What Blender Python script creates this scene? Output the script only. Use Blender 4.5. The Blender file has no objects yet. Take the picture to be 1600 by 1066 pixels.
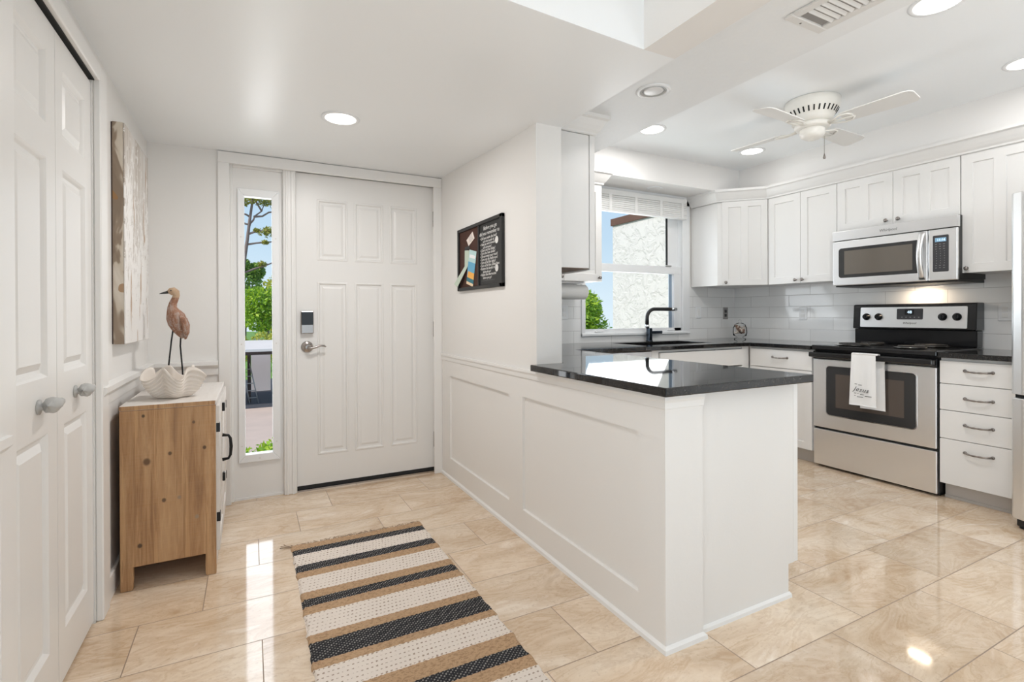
import bpy, bmesh, math, random
from mathutils import Vector, Matrix
random.seed(7)
SC = bpy.context.scene
COL = SC.collection
PI = math.pi

# ------------------------------------------------------------------ camera
F_PX, YAW, PITCH, ROLL, CY, CAM_Z = 790.69, 0.478146, -0.0036145, -0.0037090, 495.37, 1.12
fw = Vector((math.sin(YAW) * math.cos(PITCH), math.cos(YAW) * math.cos(PITCH), math.sin(PITCH)))
rt = Vector((math.cos(YAW), -math.sin(YAW), 0))
up = rt.cross(fw)
rt, up = rt * math.cos(ROLL) + up * math.sin(ROLL), up * math.cos(ROLL) - rt * math.sin(ROLL)
cd = bpy.data.cameras.new('camera')
cam = bpy.data.objects.new('camera', cd)
COL.objects.link(cam)
cam.matrix_world = Matrix(((rt.x, up.x, -fw.x, 0), (rt.y, up.y, -fw.y, 0), (rt.z, up.z, -fw.z, CAM_Z), (0, 0, 0, 1)))
cd.sensor_fit = 'HORIZONTAL'
cd.sensor_width = 36
cd.lens = F_PX / 1600 * 36
cd.shift_y = (CY - 533) / 1600
cd.clip_start = 0.02
cd.clip_end = 500
SC.camera = cam

# ------------------------------------------------------------------ exposure, sky, sun, window light
VS = SC.view_settings
VS.view_transform = 'Standard'
VS.look = 'None'
VS.gamma = 1
VS.exposure = 0.28
try:
    VS.use_curve_mapping = False
except Exception:
    pass
SC.cycles.max_bounces = 14
SC.cycles.diffuse_bounces = 8
SC.cycles.glossy_bounces = 6
SC.cycles.transmission_bounces = 8
SC.cycles.transparent_max_bounces = 12
SC.cycles.use_denoising = True
SC.cycles.sample_clamp_indirect = 6

W = bpy.data.worlds.new('sky')
SC.world = W
W.use_nodes = True
wn, wl = W.node_tree.nodes, W.node_tree.links
wn.clear()
wo = wn.new('ShaderNodeOutputWorld')
wb = wn.new('ShaderNodeBackground')
wc = wn.new('ShaderNodeTexCoord')
wsep = wn.new('ShaderNodeSeparateXYZ')
wr = wn.new('ShaderNodeValToRGB')
wr.color_ramp.elements[0].position = 0.0
wr.color_ramp.elements[0].color = (0.62, 0.74, 0.82, 1)
wr.color_ramp.elements[1].position = 0.55
wr.color_ramp.elements[1].color = (0.27, 0.43, 0.68, 1)
e = wr.color_ramp.elements.new(0.14)
e.color = (0.46, 0.62, 0.76, 1)
wl.new(wc.outputs['Generated'], wsep.inputs[0])
wl.new(wsep.outputs['Z'], wr.inputs[0])
wl.new(wr.outputs[0], wb.inputs['Color'])
wb.inputs['Strength'].default_value = 1.0
wl.new(wb.outputs[0], wo.inputs[0])

def sun(direction, strength, color, angle=0.01):
    l = bpy.data.lights.new('sun', 'SUN')
    l.energy = strength
    l.color = color
    l.angle = angle
    o = bpy.data.objects.new('sun', l)
    COL.objects.link(o)
    o.rotation_euler = Vector(direction).to_track_quat('-Z', 'Y').to_euler()
    return o

sun((0.78, 0.15, -0.62), 3.0, (1.0, 0.94, 0.86))

def area(name, loc, direction, sx, sy, power, color):
    l = bpy.data.lights.new(name, 'AREA')
    l.shape = 'RECTANGLE'
    l.size, l.size_y = sx, sy
    l.energy = power
    l.color = color
    o = bpy.data.objects.new(name, l)
    COL.objects.link(o)
    o.location = loc
    o.rotation_euler = Vector(direction).to_track_quat('-Z', 'Z').to_euler()
    return o

# daylight through the glass sliding doors, the dining window and the side window of the living room
DAY = (0.81, 0.915, 1.0)
area('daylight_sliding_doors', (0.2, -4.35, 1.15), (0, 1, 0.30), 3.4, 2.0, 9, DAY)
area('daylight_side_window', (-3.35, -1.8, 1.3), (1, 0.0, 0.2), 2.4, 1.6, 36, DAY)
area('daylight_dining_window', (3.2, -4.35, 1.2), (0, 1, 0.30), 1.8, 1.8, 4, DAY)
# unseen uplights added near the floor to brighten the ceilings
area('fill_uplight_living', (-1.6, -1.5, 0.03), (0, 0, 1), 2.4, 1.6, 66, DAY)
area('fill_uplight_dining', (3.0, -1.3, 0.03), (0, 0, 1), 1.9, 1.4, 31, DAY)
# daylight entering by the kitchen window
area('daylight_kitchen_window', (2.98, 3.72, 1.50), (0, -1, 0.55), 0.9, 1.0, 10, (0.92, 0.965, 1.0))

area('daylight_sidelight', (0.049, 3.60, 1.06), (0, -1, 0), 0.15, 1.55, 2.3, (0.95, 0.98, 1.0))

# ------------------------------------------------------------------ materials
def new_mat(name):
    m = bpy.data.materials.new(name)
    m.use_nodes = True
    n, l = m.node_tree.nodes, m.node_tree.links
    return m, n, l, n['Principled BSDF']

def pmat(name, col, rough=0.5, metal=0.0, bump=0.0, bscale=60.0, coat=0.0, emis=None, estr=0.0, ior=None, var=0.0, stretch=None, detail=3):
    m, n, l, b = new_mat(name)
    b.inputs['Base Color'].default_value = (*col, 1)
    b.inputs['Roughness'].default_value = rough
    b.inputs['Metallic'].default_value = metal
    if coat:
        b.inputs['Coat Weight'].default_value = coat
        b.inputs['Coat Roughness'].default_value = 0.05
    if ior:
        b.inputs['IOR'].default_value = ior
    if emis:
        b.inputs['Emission Color'].default_value = (*emis, 1)
        b.inputs['Emission Strength'].default_value = estr
    if bump or var:
        tc = n.new('ShaderNodeTexCoord')
        mp = n.new('ShaderNodeMapping')
        if stretch:
            mp.inputs['Scale'].default_value = stretch
        l.new(tc.outputs['Object'], mp.inputs[0])
        ns = n.new('ShaderNodeTexNoise')
        ns.inputs['Scale'].default_value = bscale
        ns.inputs['Detail'].default_value = detail
        l.new(mp.outputs[0], ns.inputs['Vector'])
        if bump:
            bp = n.new('ShaderNodeBump')
            bp.inputs['Strength'].default_value = bump
            bp.inputs['Distance'].default_value = 0.004
            l.new(ns.outputs['Fac'], bp.inputs['Height'])
            l.new(bp.outputs[0], b.inputs['Normal'])
        if var:
            hs = n.new('ShaderNodeMix')
            hs.data_type = 'RGBA'
            hs.inputs[6].default_value = (*[c * (1 - var) for c in col], 1)
            hs.inputs[7].default_value = (*[min(1, c * (1 + var)) for c in col], 1)
            l.new(ns.outputs['Fac'], hs.inputs[0])
            l.new(hs.outputs[2], b.inputs['Base Color'])
    return m

class G:
    """small helper to chain math nodes"""
    def __init__(s, n, l):
        s.n, s.l = n, l
    def m(s, op, a, b=None, c=None):
        k = s.n.new('ShaderNodeMath')
        k.operation = op
        for i, v in enumerate((a, b, c)):
            if v is None:
                continue
            if isinstance(v, (int, float)):
                k.inputs[i].default_value = v
            else:
                s.l.new(v, k.inputs[i])
        return k.outputs[0]
    def ramp(s, fac, stops, interp='LINEAR'):
        r = s.n.new('ShaderNodeValToRGB')
        r.color_ramp.interpolation = interp
        el = r.color_ramp.elements
        while len(el) < len(stops):
            el.new(0.5)
        for e_, (p, c) in zip(el, stops):
            e_.position = p
        for e_, (p, c) in zip(el, stops):
            e_.color = (*c, 1)
        s.l.new(fac, r.inputs[0])
        return r.outputs[0]
    def mix(s, fac, a, b):
        k = s.n.new('ShaderNodeMix')
        k.data_type = 'RGBA'
        for i, v in ((0, fac), (6, a), (7, b)):
            if isinstance(v, (int, float)):
                k.inputs[i].default_value = v
            elif isinstance(v, tuple):
                k.inputs[i].default_value = (*v, 1)
            else:
                s.l.new(v, k.inputs[i])
        return k.outputs[2]
    def noise(s, vec, scale, detail=4, rough=0.55, dist=0.0):
        k = s.n.new('ShaderNodeTexNoise')
        k.inputs['Scale'].default_value = scale
        k.inputs['Detail'].default_value = detail
        k.inputs['Roughness'].default_value = rough
        k.inputs['Distortion'].default_value = dist
        s.l.new(vec, k.inputs['Vector'])
        return k.outputs['Fac']
    def map(s, vec, scale=(1, 1, 1), loc=(0, 0, 0), rot=(0, 0, 0)):
        k = s.n.new('ShaderNodeMapping')
        k.inputs['Scale'].default_value = scale
        k.inputs['Location'].default_value = loc
        k.inputs['Rotation'].default_value = rot
        s.l.new(vec, k.inputs[0])
        return k.outputs[0]
    def bump(s, h, strength, dist=0.003):
        k = s.n.new('ShaderNodeBump')
        k.inputs['Strength'].default_value = strength
        k.inputs['Distance'].default_value = dist
        s.l.new(h, k.inputs['Height'])
        return k.outputs[0]
    def xyz(s, vec):
        k = s.n.new('ShaderNodeSeparateXYZ')
        s.l.new(vec, k.inputs[0])
        return k.outputs
    def comb(s, x, y, z):
        k = s.n.new('ShaderNodeCombineXYZ')
        for i, v in enumerate((x, y, z)):
            if isinstance(v, (int, float)):
                k.inputs[i].default_value = v
            else:
                s.l.new(v, k.inputs[i])
        return k.outputs[0]
    def obj(s):
        return s.n.new('ShaderNodeTexCoord').outputs['Object']
    def white(s, vec):
        k = s.n.new('ShaderNodeTexWhiteNoise')
        s.l.new(vec, k.inputs['Vector'])
        return k.outputs['Value'], k.outputs['Color']

M = {}
M['wall'] = pmat('painted_wall', (0.80, 0.785, 0.765), 0.45, bump=0.06, bscale=90)
M['wall_kitchen'] = pmat('painted_kitchen_wall', (0.83, 0.815, 0.80), 0.5, bump=0.06, bscale=90)
M['ceil'] = pmat('gloss_ceiling_paint', (0.865, 0.885, 0.90), 0.34, bump=0.05, bscale=14, detail=2)
M['ceil_tray'] = pmat('white_ceiling_paint', (0.90, 0.92, 0.935), 0.55, bump=0.12, bscale=34, detail=4)
M['ceil_tex'] = pmat('textured_ceiling_paint', (0.85, 0.865, 0.875), 0.55, bump=0.6, bscale=34, detail=5)
M['trim'] = pmat('trim_paint', (0.82, 0.81, 0.795), 0.32)
M['door'] = pmat('door_paint', (0.80, 0.79, 0.775), 0.36, bump=0.05, bscale=60, stretch=(1, 1, 0.12))
M['cab'] = pmat('cabinet_paint', (0.81, 0.80, 0.785), 0.35)
M['cab_in'] = pmat('cabinet_underside_wood', (0.20, 0.13, 0.09), 0.6, var=0.2, bscale=30)
M['kick'] = pmat('toe_kick_grey', (0.52, 0.49, 0.46), 0.4)
M['black'] = pmat('black_enamel', (0.010, 0.010, 0.011), 0.18)
M['blackmat'] = pmat('black_satin', (0.015, 0.014, 0.014), 0.45)
M['iron'] = pmat('black_iron', (0.012, 0.011, 0.011), 0.35, metal=0.4)
M['gap'] = pmat('dark_gap', (0.02, 0.02, 0.02), 0.9)
M['chrome'] = pmat('chrome', (0.75, 0.75, 0.76), 0.08, metal=1)
M['gunmetal'] = pmat('dark_blue_steel', (0.10, 0.12, 0.15), 0.2, metal=1)
M['nickel'] = pmat('satin_nickel', (0.42, 0.39, 0.37), 0.25, metal=1)
M['pewter'] = pmat('pewter', (0.30, 0.27, 0.25), 0.3, metal=1)
M['plastic'] = pmat('white_plastic', (0.86, 0.87, 0.88), 0.35)
M['fanwhite'] = pmat('fan_cream_enamel', (0.86, 0.84, 0.79), 0.3)
M['blade'] = pmat('fan_blade_white', (0.80, 0.79, 0.77), 0.4)
M['slat'] = pmat('blind_white', (0.85, 0.85, 0.84), 0.45)
M['paper'] = pmat('paper_white', (0.86, 0.85, 0.83), 0.9, bump=0.15, bscale=180)
M['towel'] = pmat('cotton_white', (0.86, 0.855, 0.85), 0.95, bump=0.25, bscale=300)
M['ink'] = pmat('dark_ink', (0.05, 0.05, 0.05), 0.8)
M['greyink'] = pmat('grey_ink', (0.32, 0.32, 0.32), 0.8)
M['lens'] = pmat('lit_lens', (1, 1, 1), 0.4, emis=(1.0, 0.97, 0.92), estr=3.0)
M['bulb'] = pmat('unlit_lens', (0.80, 0.80, 0.80), 0.3)
M['can'] = pmat('grey_baffle', (0.45, 0.45, 0.44), 0.5)
M['vent'] = pmat('vent_enamel', (0.74, 0.73, 0.71), 0.4)
M['ventdark'] = pmat('duct_dark', (0.30, 0.29, 0.28), 0.7)
M['shell'] = pmat('bowl_plaster', (0.72, 0.66, 0.60), 0.75, var=0.08, bscale=12)
M['cork'] = pmat('dark_cork', (0.060, 0.022, 0.013), 0.85, bump=0.4, bscale=220, var=0.35)
M['board'] = pmat('board_black', (0.012, 0.012, 0.012), 0.5)
M['boardtext'] = pmat('board_letter_white', (0.75, 0.74, 0.72), 0.7)
M['boarddim'] = pmat('board_letter_grey', (0.10, 0.10, 0.10), 0.7)
M['display'] = pmat('display_blue', (0.02, 0.03, 0.04), 0.2, emis=(0.35, 0.62, 0.85), estr=0.55)
M['digits'] = pmat('display_digits', (0.6, 0.8, 1.0), 0.4, emis=(0.7, 0.88, 1.0), estr=1.1)
M['keypad'] = pmat('keypad_grey', (0.045, 0.045, 0.05), 0.3)
M['ovenglass'] = pmat('oven_glass', (0.085, 0.066, 0.055), 0.06, ior=1.6)
M['ovendark'] = pmat('oven_window_border', (0.032, 0.032, 0.033), 0.12)
M['mwglass'] = pmat('microwave_screen', (0.14, 0.122, 0.102), 0.12, ior=1.6)
M['drip'] = pmat('drip_pan', (0.55, 0.53, 0.5), 0.2, metal=1)
M['mint'] = pmat('leaflet_pale_green', (0.52, 0.60, 0.50), 0.7)
M['note'] = pmat('note_cream', (0.80, 0.72, 0.66), 0.8)
M['seafoam'] = pmat('brochure_pale_blue', (0.47, 0.66, 0.66), 0.6)
M['sea'] = pmat('brochure_blue', (0.13, 0.40, 0.60), 0.6)
M['orange'] = pmat('brochure_orange', (0.85, 0.42, 0.08), 0.6)
M['sand'] = pmat('brochure_sand', (0.80, 0.62, 0.42), 0.6)
M['navy'] = pmat('brochure_teal', (0.03, 0.17, 0.22), 0.6)
M['shade'] = pmat('shaded_jamb_blue_grey', (0.25, 0.32, 0.40), 0.5)  # bluish shadow on the outer jamb, put into the colour
M['metalplate'] = pmat('outlet_steel', (0.35, 0.33, 0.32), 0.35, metal=0.8)

def glass_mat(name, tint=(1, 1, 1), refl=0.06):
    m, n, l, b = new_mat(name)
    n.remove(b)
    out = n['Material Output']
    t = n.new('ShaderNodeBsdfTransparent')
    t.inputs[0].default_value = (*tint, 1)
    g = n.new('ShaderNodeBsdfGlossy')
    g.inputs['Roughness'].default_value = 0.0
    fr = n.new('ShaderNodeFresnel')
    fr.inputs[0].default_value = 1.12
    mx = n.new('ShaderNodeMixShader')
    l.new(fr.outputs[0], mx.inputs[0])
    l.new(t.outputs[0], mx.inputs[1])
    l.new(g.outputs[0], mx.inputs[2])
    l.new(mx.outputs[0], out.inputs[0])
    return m
M['glass'] = glass_mat('clear_glass')

def jar_glass():
    m, n, l, b = new_mat('jar_glass')
    b.inputs['Base Color'].default_value = (0.95, 0.97, 0.96, 1)
    b.inputs['Transmission Weight'].default_value = 1
    b.inputs['Roughness'].default_value = 0.02
    b.inputs['IOR'].default_value = 1.3
    return m
M['jar'] = jar_glass()

def floor_mat():
    m, n, l, b = new_mat('polished_travertine_tile')
    g = G(n, l)
    p = g.obj()
    x, y, z = g.xyz(p)
    v = g.m('DIVIDE', g.m('SUBTRACT', y, 1.950), 0.2965)
    row = g.m('FLOOR', v)
    fy = g.m('FRACT', v)
    u = g.m('DIVIDE', g.m('ADD', g.m('SUBTRACT', x, g.m('MULTIPLY', row, 0.1973)), 0.362), 0.592)
    col = g.m('FLOOR', u)
    fx = g.m('FRACT', u)
    dx = g.m('MULTIPLY', g.m('MINIMUM', fx, g.m('SUBTRACT', 1.0, fx)), 0.592)
    dy = g.m('MULTIPLY', g.m('MINIMUM', fy, g.m('SUBTRACT', 1.0, fy)), 0.2965)
    d = g.m('MINIMUM', dx, dy)
    grout = g.m('LESS_THAN', d, 0.0017)
    rv, rc = g.white(g.comb(col, row, 3.0))
    off = g.m('MULTIPLY', rv, 37.0)
    q = g.comb(g.m('ADD', x, off), g.m('ADD', y, off), 0.0)
    q1 = g.map(q, (0.9, 1.8, 1), rot=(0, 0, 0.35))
    n1 = g.noise(q1, 2.2, 6, 0.60, 1.0)
    q2 = g.map(q, (1.0, 2.6, 1), rot=(0, 0, 0.45))
    n2 = g.noise(q2, 2.4, 7, 0.60, 1.5)
    n3 = g.noise(q, 60, 4, 0.7)
    base = g.ramp(n1, [(0.30, (0.50, 0.34, 0.205)), (0.45, (0.66, 0.505, 0.36)), (0.57, (0.78, 0.65, 0.51)), (0.70, (0.90, 0.81, 0.70))])
    vein = g.ramp(n2, [(0.30, (0.52, 0.355, 0.22)), (0.44, (0.77, 0.63, 0.48)), (0.49, (0.61, 0.445, 0.30)), (0.54, (0.79, 0.66, 0.515)), (0.61, (0.68, 0.525, 0.385)), (0.70, (0.90, 0.82, 0.72))])
    c = g.mix(0.50, base, vein)
    c = g.mix(g.m('MULTIPLY', g.m('GREATER_THAN', n3, 0.60), 0.22), c, (0.40, 0.27, 0.17))
    tint = g.ramp(rv, [(0.0, (0.91, 0.895, 0.88)), (0.5, (1.0, 0.99, 0.98)), (1.0, (1.06, 1.07, 1.08))])
    k = n.new('ShaderNodeMix')
    k.data_type = 'RGBA'
    k.blend_type = 'MULTIPLY'
    k.inputs[0].default_value = 1
    l.new(c, k.inputs[6])
    l.new(tint, k.inputs[7])
    c = g.mix(grout, k.outputs[2], (0.30, 0.22, 0.16))
    l.new(c, b.inputs['Base Color'])
    l.new(g.m('ADD', 0.065, g.m('MULTIPLY', grout, 0.5)), b.inputs['Roughness'])
    b.inputs['IOR'].default_value = 1.65
    l.new(g.bump(g.m('ADD', g.m('MULTIPLY', g.m('MINIMUM', d, 0.004), 60.0), g.m('MULTIPLY', g.noise(q, 3.0, 2), 0.06)), 0.06), b.inputs['Normal'])
    return m
M['floor'] = floor_mat()

def tile_mat(axis, corner):
    m, n, l, b = new_mat('gloss_wall_tile_' + axis)
    g = G(n, l)
    p = g.obj()
    x, y, z = g.xyz(p)
    s = g.m('SUBTRACT', corner, x if axis == 'x' else y)
    v = g.m('DIVIDE', g.m('SUBTRACT', z, 0.985), 0.1013)
    row = g.m('FLOOR', v)
    fy = g.m('FRACT', v)
    par = g.m('FLOORED_MODULO', row, 2.0)
    u = g.m('DIVIDE', g.m('ADD', s, g.m('MULTIPLY', g.m('SUBTRACT', 1.0, par), 0.195)), 0.39)
    col = g.m('FLOOR', u)
    fx = g.m('FRACT', u)
    dx = g.m('MULTIPLY', g.m('MINIMUM', fx, g.m('SUBTRACT', 1.0, fx)), 0.39)
    dy = g.m('MULTIPLY', g.m('MINIMUM', fy, g.m('SUBTRACT', 1.0, fy)), 0.1013)
    d = g.m('MINIMUM', dx, dy)
    grout = g.m('LESS_THAN', d, 0.0014)
    rv, rc = g.white(g.comb(col, row, 1.0))
    ns = g.noise(g.comb(g.m('ADD', s, g.m('MULTIPLY', rv, 9.0)), z, rv), 6, 2)
    t = g.ramp(rv, [(0.0, (0.86, 0.86, 0.855)), (1.0, (0.93, 0.93, 0.925))])
    c = g.mix(grout, t, (0.55, 0.54, 0.53))
    l.new(c, b.inputs['Base Color'])
    l.new(g.m('ADD', 0.07, g.m('MULTIPLY', grout, 0.6)), b.inputs['Roughness'])
    l.new(g.bump(g.m('ADD', g.m('MULTIPLY', g.m('MINIMUM', d, 0.003), 150.0), g.m('MULTIPLY', ns, 0.5)), 0.25, 0.004), b.inputs['Normal'])
    return m
M['tile_x'] = tile_mat('x', 4.33)
M['tile_y'] = tile_mat('y', 3.49)

def granite():
    m, n, l, b = new_mat('polished_black_granite')
    g = G(n, l)
    p = g.obj()
    a = g.noise(p, 190, 3, 0.7)
    c2 = g.noise(p, 75, 3, 0.6)
    c = g.ramp(a, [(0.50, (0.006, 0.006, 0.007)), (0.60, (0.022, 0.020, 0.018)), (0.70, (0.10, 0.09, 0.08)), (0.78, (0.26, 0.24, 0.22))])
    c = g.mix(g.m('MULTIPLY', g.m('GREATER_THAN', c2, 0.60), 0.5), c, (0.03, 0.028, 0.024))
    l.new(c, b.inputs['Base Color'])
    b.inputs['Roughness'].default_value = 0.035
    b.inputs['IOR'].default_value = 1.52
    return m
M['granite'] = granite()

def steel(name, axis, col=(0.88, 0.88, 0.885), rough=0.33):
    m, n, l, b = new_mat(name)
    g = G(n, l)
    p = g.obj()
    sc = {'x': (6, 900, 900), 'y': (900, 6, 900), 'z': (900, 900, 6)}[axis]
    f = g.noise(g.map(p, sc), 1.0, 3, 0.6)
    b.inputs['Base Color'].default_value = (*col, 1)
    b.inputs['Metallic'].default_value = 1
    l.new(g.m('ADD', rough - 0.04, g.m('MULTIPLY', f, 0.08)), b.inputs['Roughness'])
    return m
M['steel'] = steel('brushed_stainless', 'y')
M['steelv'] = steel('brushed_stainless_vertical', 'z', (0.84, 0.84, 0.84), 0.33)

def wood(name, light, mid, dark, knots=(), axis='x', white=0.0):
    m, n, l, b = new_mat(name)
    g = G(n, l)
    p = g.obj()
    sc = (14, 14, 1.1) if axis != 'y' else (14, 1.1, 14)
    f = g.noise(g.map(p, sc), 2.2, 6, 0.62, 0.9)
    f2 = g.noise(g.map(p, tuple(3.2 * q for q in sc)), 3.0, 5, 0.7, 0.3)
    band = g.noise(g.map(p, tuple(0.35 * q for q in sc)), 2.0, 2)
    saw = g.noise(g.map(p, (3, 3, 160)), 1.0, 2)
    c = g.ramp(f, [(0.25, dark), (0.45, mid), (0.62, light), (0.8, mid)])
    c = g.mix(g.m('MULTIPLY', g.m('POWER', f2, 1.6), 0.75), c, dark)
    c = g.mix(g.m('MULTIPLY', g.m('GREATER_THAN', band, 0.55), 0.22), c, light)
    c = g.mix(g.m('MULTIPLY', saw, 0.12), c, (0.75, 0.66, 0.55))
    xx_ = g.xyz(p)[0]
    pl, _ = g.white(g.comb(g.m('FLOOR', g.m('DIVIDE', xx_, 0.062)), 0.0, 0.0))
    pl2 = g.noise(g.map(p, (26, 26, 0.9)), 1.0, 2, 0.5)
    c = g.mix(g.m('MULTIPLY', pl, 0.30), c, dark)
    c = g.mix(g.m('MULTIPLY', g.m('GREATER_THAN', pl2, 0.57), 0.35), c, light)
    gl_ = g.noise(g.map(p, (110, 110, 1.6)), 1.0, 3, 0.6, 0.4)
    c = g.mix(g.m('MULTIPLY', g.m('GREATER_THAN', gl_, 0.60), 0.40), c, dark)
    if white:
        w = g.noise(g.map(p, sc), 1.4, 6, 0.7)
        c = g.mix(g.m('MULTIPLY', g.m('SMOOTH_MIN', g.m('MULTIPLY', w, 1.9), 1.0, 0.1), white), c, (0.74, 0.71, 0.68))
    for (kx, ky, kz, r, kc) in knots:
        v = n.new('ShaderNodeVectorMath')
        v.operation = 'DISTANCE'
        l.new(g.map(p, (1, 1, 0.85), (0, 0, kz * 0.15)), v.inputs[0])
        v.inputs[1].default_value = (kx, ky, kz)
        dd = g.m('DIVIDE', v.outputs['Value'], r * 0.72)
        k = g.m('MINIMUM', 1.0, g.m('MAXIMUM', 0.0, g.m('MULTIPLY', g.m('SUBTRACT', 1.0, dd), 2.2)))
        c = g.mix(g.m('MULTIPLY', k, 0.85), c, kc)
    l.new(c, b.inputs['Base Color'])
    b.inputs['Roughness'].default_value = 0.62
    l.new(g.bump(f2, 0.2, 0.002), b.inputs['Normal'])
    return m

def rug_mat(y0, y1, stripes):
    m, n, l, b = new_mat('woven_jute_cotton')
    g = G(n, l)
    p = g.obj()
    x, y, z = g.xyz(p)
    t = g.m('DIVIDE', g.m('SUBTRACT', y0, y), y0 - y1)
    cols = {'t': (0.50, 0.33, 0.195), 'b': (0.016, 0.016, 0.020), 'w': (0.78, 0.70, 0.63)}
    acc = {'t': (0.27, 0.16, 0.085), 'b': (0.34, 0.32, 0.30), 'w': (0.30, 0.21, 0.15)}
    base = g.ramp(t, [((y0 - a) / (y0 - y1), cols[k]) for a, k in stripes], 'CONSTANT')
    ac = g.ramp(t, [((y0 - a) / (y0 - y1), acc[k]) for a, k in stripes], 'CONSTANT')
    isw = g.ramp(t, [((y0 - a) / (y0 - y1), (1, 1, 1) if k == 'w' else (0, 0, 0)) for a, k in stripes], 'CONSTANT')
    r = g.m('FLOOR', g.m('DIVIDE', y, 0.0072))
    cc = g.m('FLOOR', g.m('DIVIDE', x, 0.0080))
    chk = g.m('FLOORED_MODULO', g.m('ADD', r, cc), 2.0)
    third = g.m('LESS_THAN', g.m('FLOORED_MODULO', r, 3.0), 0.5)
    dash = g.m('MULTIPLY', third, g.m('LESS_THAN', g.m('FRACT', g.m('ADD', g.m('DIVIDE', x, 0.015), g.m('MULTIPLY', r, 0.23))), 0.45))
    fx = g.m('FRACT', g.m('DIVIDE', x, 0.0080))
    fy = g.m('FRACT', g.m('DIVIDE', y, 0.0072))
    spot = g.m('MULTIPLY', chk, g.m('MULTIPLY', g.m('GREATER_THAN', fx, 0.42), g.m('GREATER_THAN', fy, 0.40)))
    nz = g.noise(g.map(p, (40, 160, 1)), 3.0, 4, 0.7)
    ist = g.ramp(t, [((y0 - a) / (y0 - y1), (1, 1, 1) if k == 't' else (0, 0, 0)) for a, k in stripes], 'CONSTANT')
    fib = g.noise(g.map(p, (60, 150, 1), rot=(0, 0, 0.5)), 1.0, 3, 0.75)
    fib = g.m('MULTIPLY', g.m('GREATER_THAN', fib, 0.53), 0.7)
    fb = g.mix(ist, g.comb(spot, spot, spot), g.comb(fib, fib, fib))
    facb = g.xyz(fb)[0]
    dash = g.m('MULTIPLY', dash, g.m('GREATER_THAN', fy, 0.45))
    fac = g.mix(isw, g.comb(facb, facb, facb), g.comb(dash, dash, dash))
    fx_ = g.xyz(fac)[0]
    c = g.mix(g.m('MULTIPLY', fx_, 0.85), base, ac)
    c = g.mix(g.m('MULTIPLY', g.m('GREATER_THAN', nz, 0.62), 0.12), c, ac)
    l.new(c, b.inputs['Base Color'])
    b.inputs['Roughness'].default_value = 0.95
    l.new(g.bump(g.noise(g.map(p, (160, 320, 1)), 1.0, 3), 0.5, 0.003), b.inputs['Normal'])
    return m

def canvas_mat():
    m, n, l, b = new_mat('impasto_canvas')
    g = G(n, l)
    p = g.obj()
    x, y, z = g.xyz(p)
    sky = g.noise(g.map(p, (1, 9, 0.7)), 2.2, 4, 0.6)
    c = g.ramp(sky, [(0.3, (0.42, 0.36, 0.31)), (0.5, (0.58, 0.54, 0.50)), (0.7, (0.68, 0.66, 0.64))])
    blobs = g.noise(g.map(p, (1, 2.6, 1.0)), 24, 3, 0.6)
    dens = g.noise(g.map(p, (1, 5, 1.3)), 2.0, 3)
    low = g.m('MULTIPLY', g.m('SUBTRACT', 0.80, z), 0.32)
    f = g.m('GREATER_THAN', g.m('ADD', g.m('MULTIPLY', blobs, 0.8), g.m('ADD', g.m('MULTIPLY', dens, 0.5), low)), 0.72)
    c = g.mix(f, c, (0.80, 0.78, 0.76))
    br = g.noise(g.map(p, (1, 7, 0.9)), 3.0, 4)
    c = g.mix(g.m('MULTIPLY', g.m('GREATER_THAN', br, 0.64), 0.8), c, (0.40, 0.25, 0.14))
    spk = g.noise(g.map(p, (1, 1, 1)), 60, 2)
    c = g.mix(g.m('GREATER_THAN', spk, 0.74), c, (0.07, 0.05, 0.04))
    l.new(c, b.inputs['Base Color'])
    b.inputs['Roughness'].default_value = 0.6
    l.new(g.bump(g.m('ADD', blobs, g.m('MULTIPLY', f, 0.4)), 0.9, 0.008), b.inputs['Normal'])
    return m

def canvas_edge_mat():
    m, n, l, b = new_mat('canvas_wrapped_edge')
    g = G(n, l)
    p = g.obj()
    f = g.noise(g.map(p, (3, 3, 1)), 3.6, 3, 0.6, 0.6)
    c = g.ramp(f, [(0.42, (0.24, 0.18, 0.13)), (0.50, (0.30, 0.23, 0.17)), (0.53, (0.56, 0.49, 0.40)), (0.66, (0.66, 0.60, 0.52))], 'LINEAR')
    r = g.noise(p, 7, 2)
    c = g.mix(g.m('MULTIPLY', g.m('GREATER_THAN', r, 0.66), 0.8), c, (0.33, 0.17, 0.06))
    l.new(c, b.inputs['Base Color'])
    b.inputs['Roughness'].default_value = 0.7
    return m

def stucco():
    m, n, l, b = new_mat('white_stucco')
    g = G(n, l)
    p = g.obj()
    f = g.noise(p, 9, 5, 0.6, 0.8)
    h = g.ramp(f, [(0.42, (0, 0, 0)), (0.56, (1, 1, 1))])
    b.inputs['Base Color'].default_value = (0.69, 0.675, 0.65, 1)
    b.inputs['Roughness'].default_value = 0.9
    l.new(g.bump(g.xyz(h)[0], 0.60, 0.014), b.inputs['Normal'])
    return m
M['stucco'] = stucco()
M['fascia'] = pmat('brown_fascia', (0.12, 0.06, 0.04), 0.7, var=0.25, bscale=8)
M['asphalt'] = pmat('asphalt', (0.06, 0.06, 0.07), 0.9, var=0.3, bscale=4)
M['drive'] = pmat('driveway_concrete', (0.60, 0.45, 0.36), 0.9, var=0.12, bscale=1.2)
M['grass'] = pmat('lawn', (0.16, 0.30, 0.05), 0.95, var=0.3, bscale=3)
M['carwall'] = pmat('carport_wall_pink', (0.93, 0.83, 0.81), 0.9, var=0.05, bscale=1)
M['roof'] = pmat('carport_roof', (0.74, 0.66, 0.60), 0.9, var=0.1, bscale=1)
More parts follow.
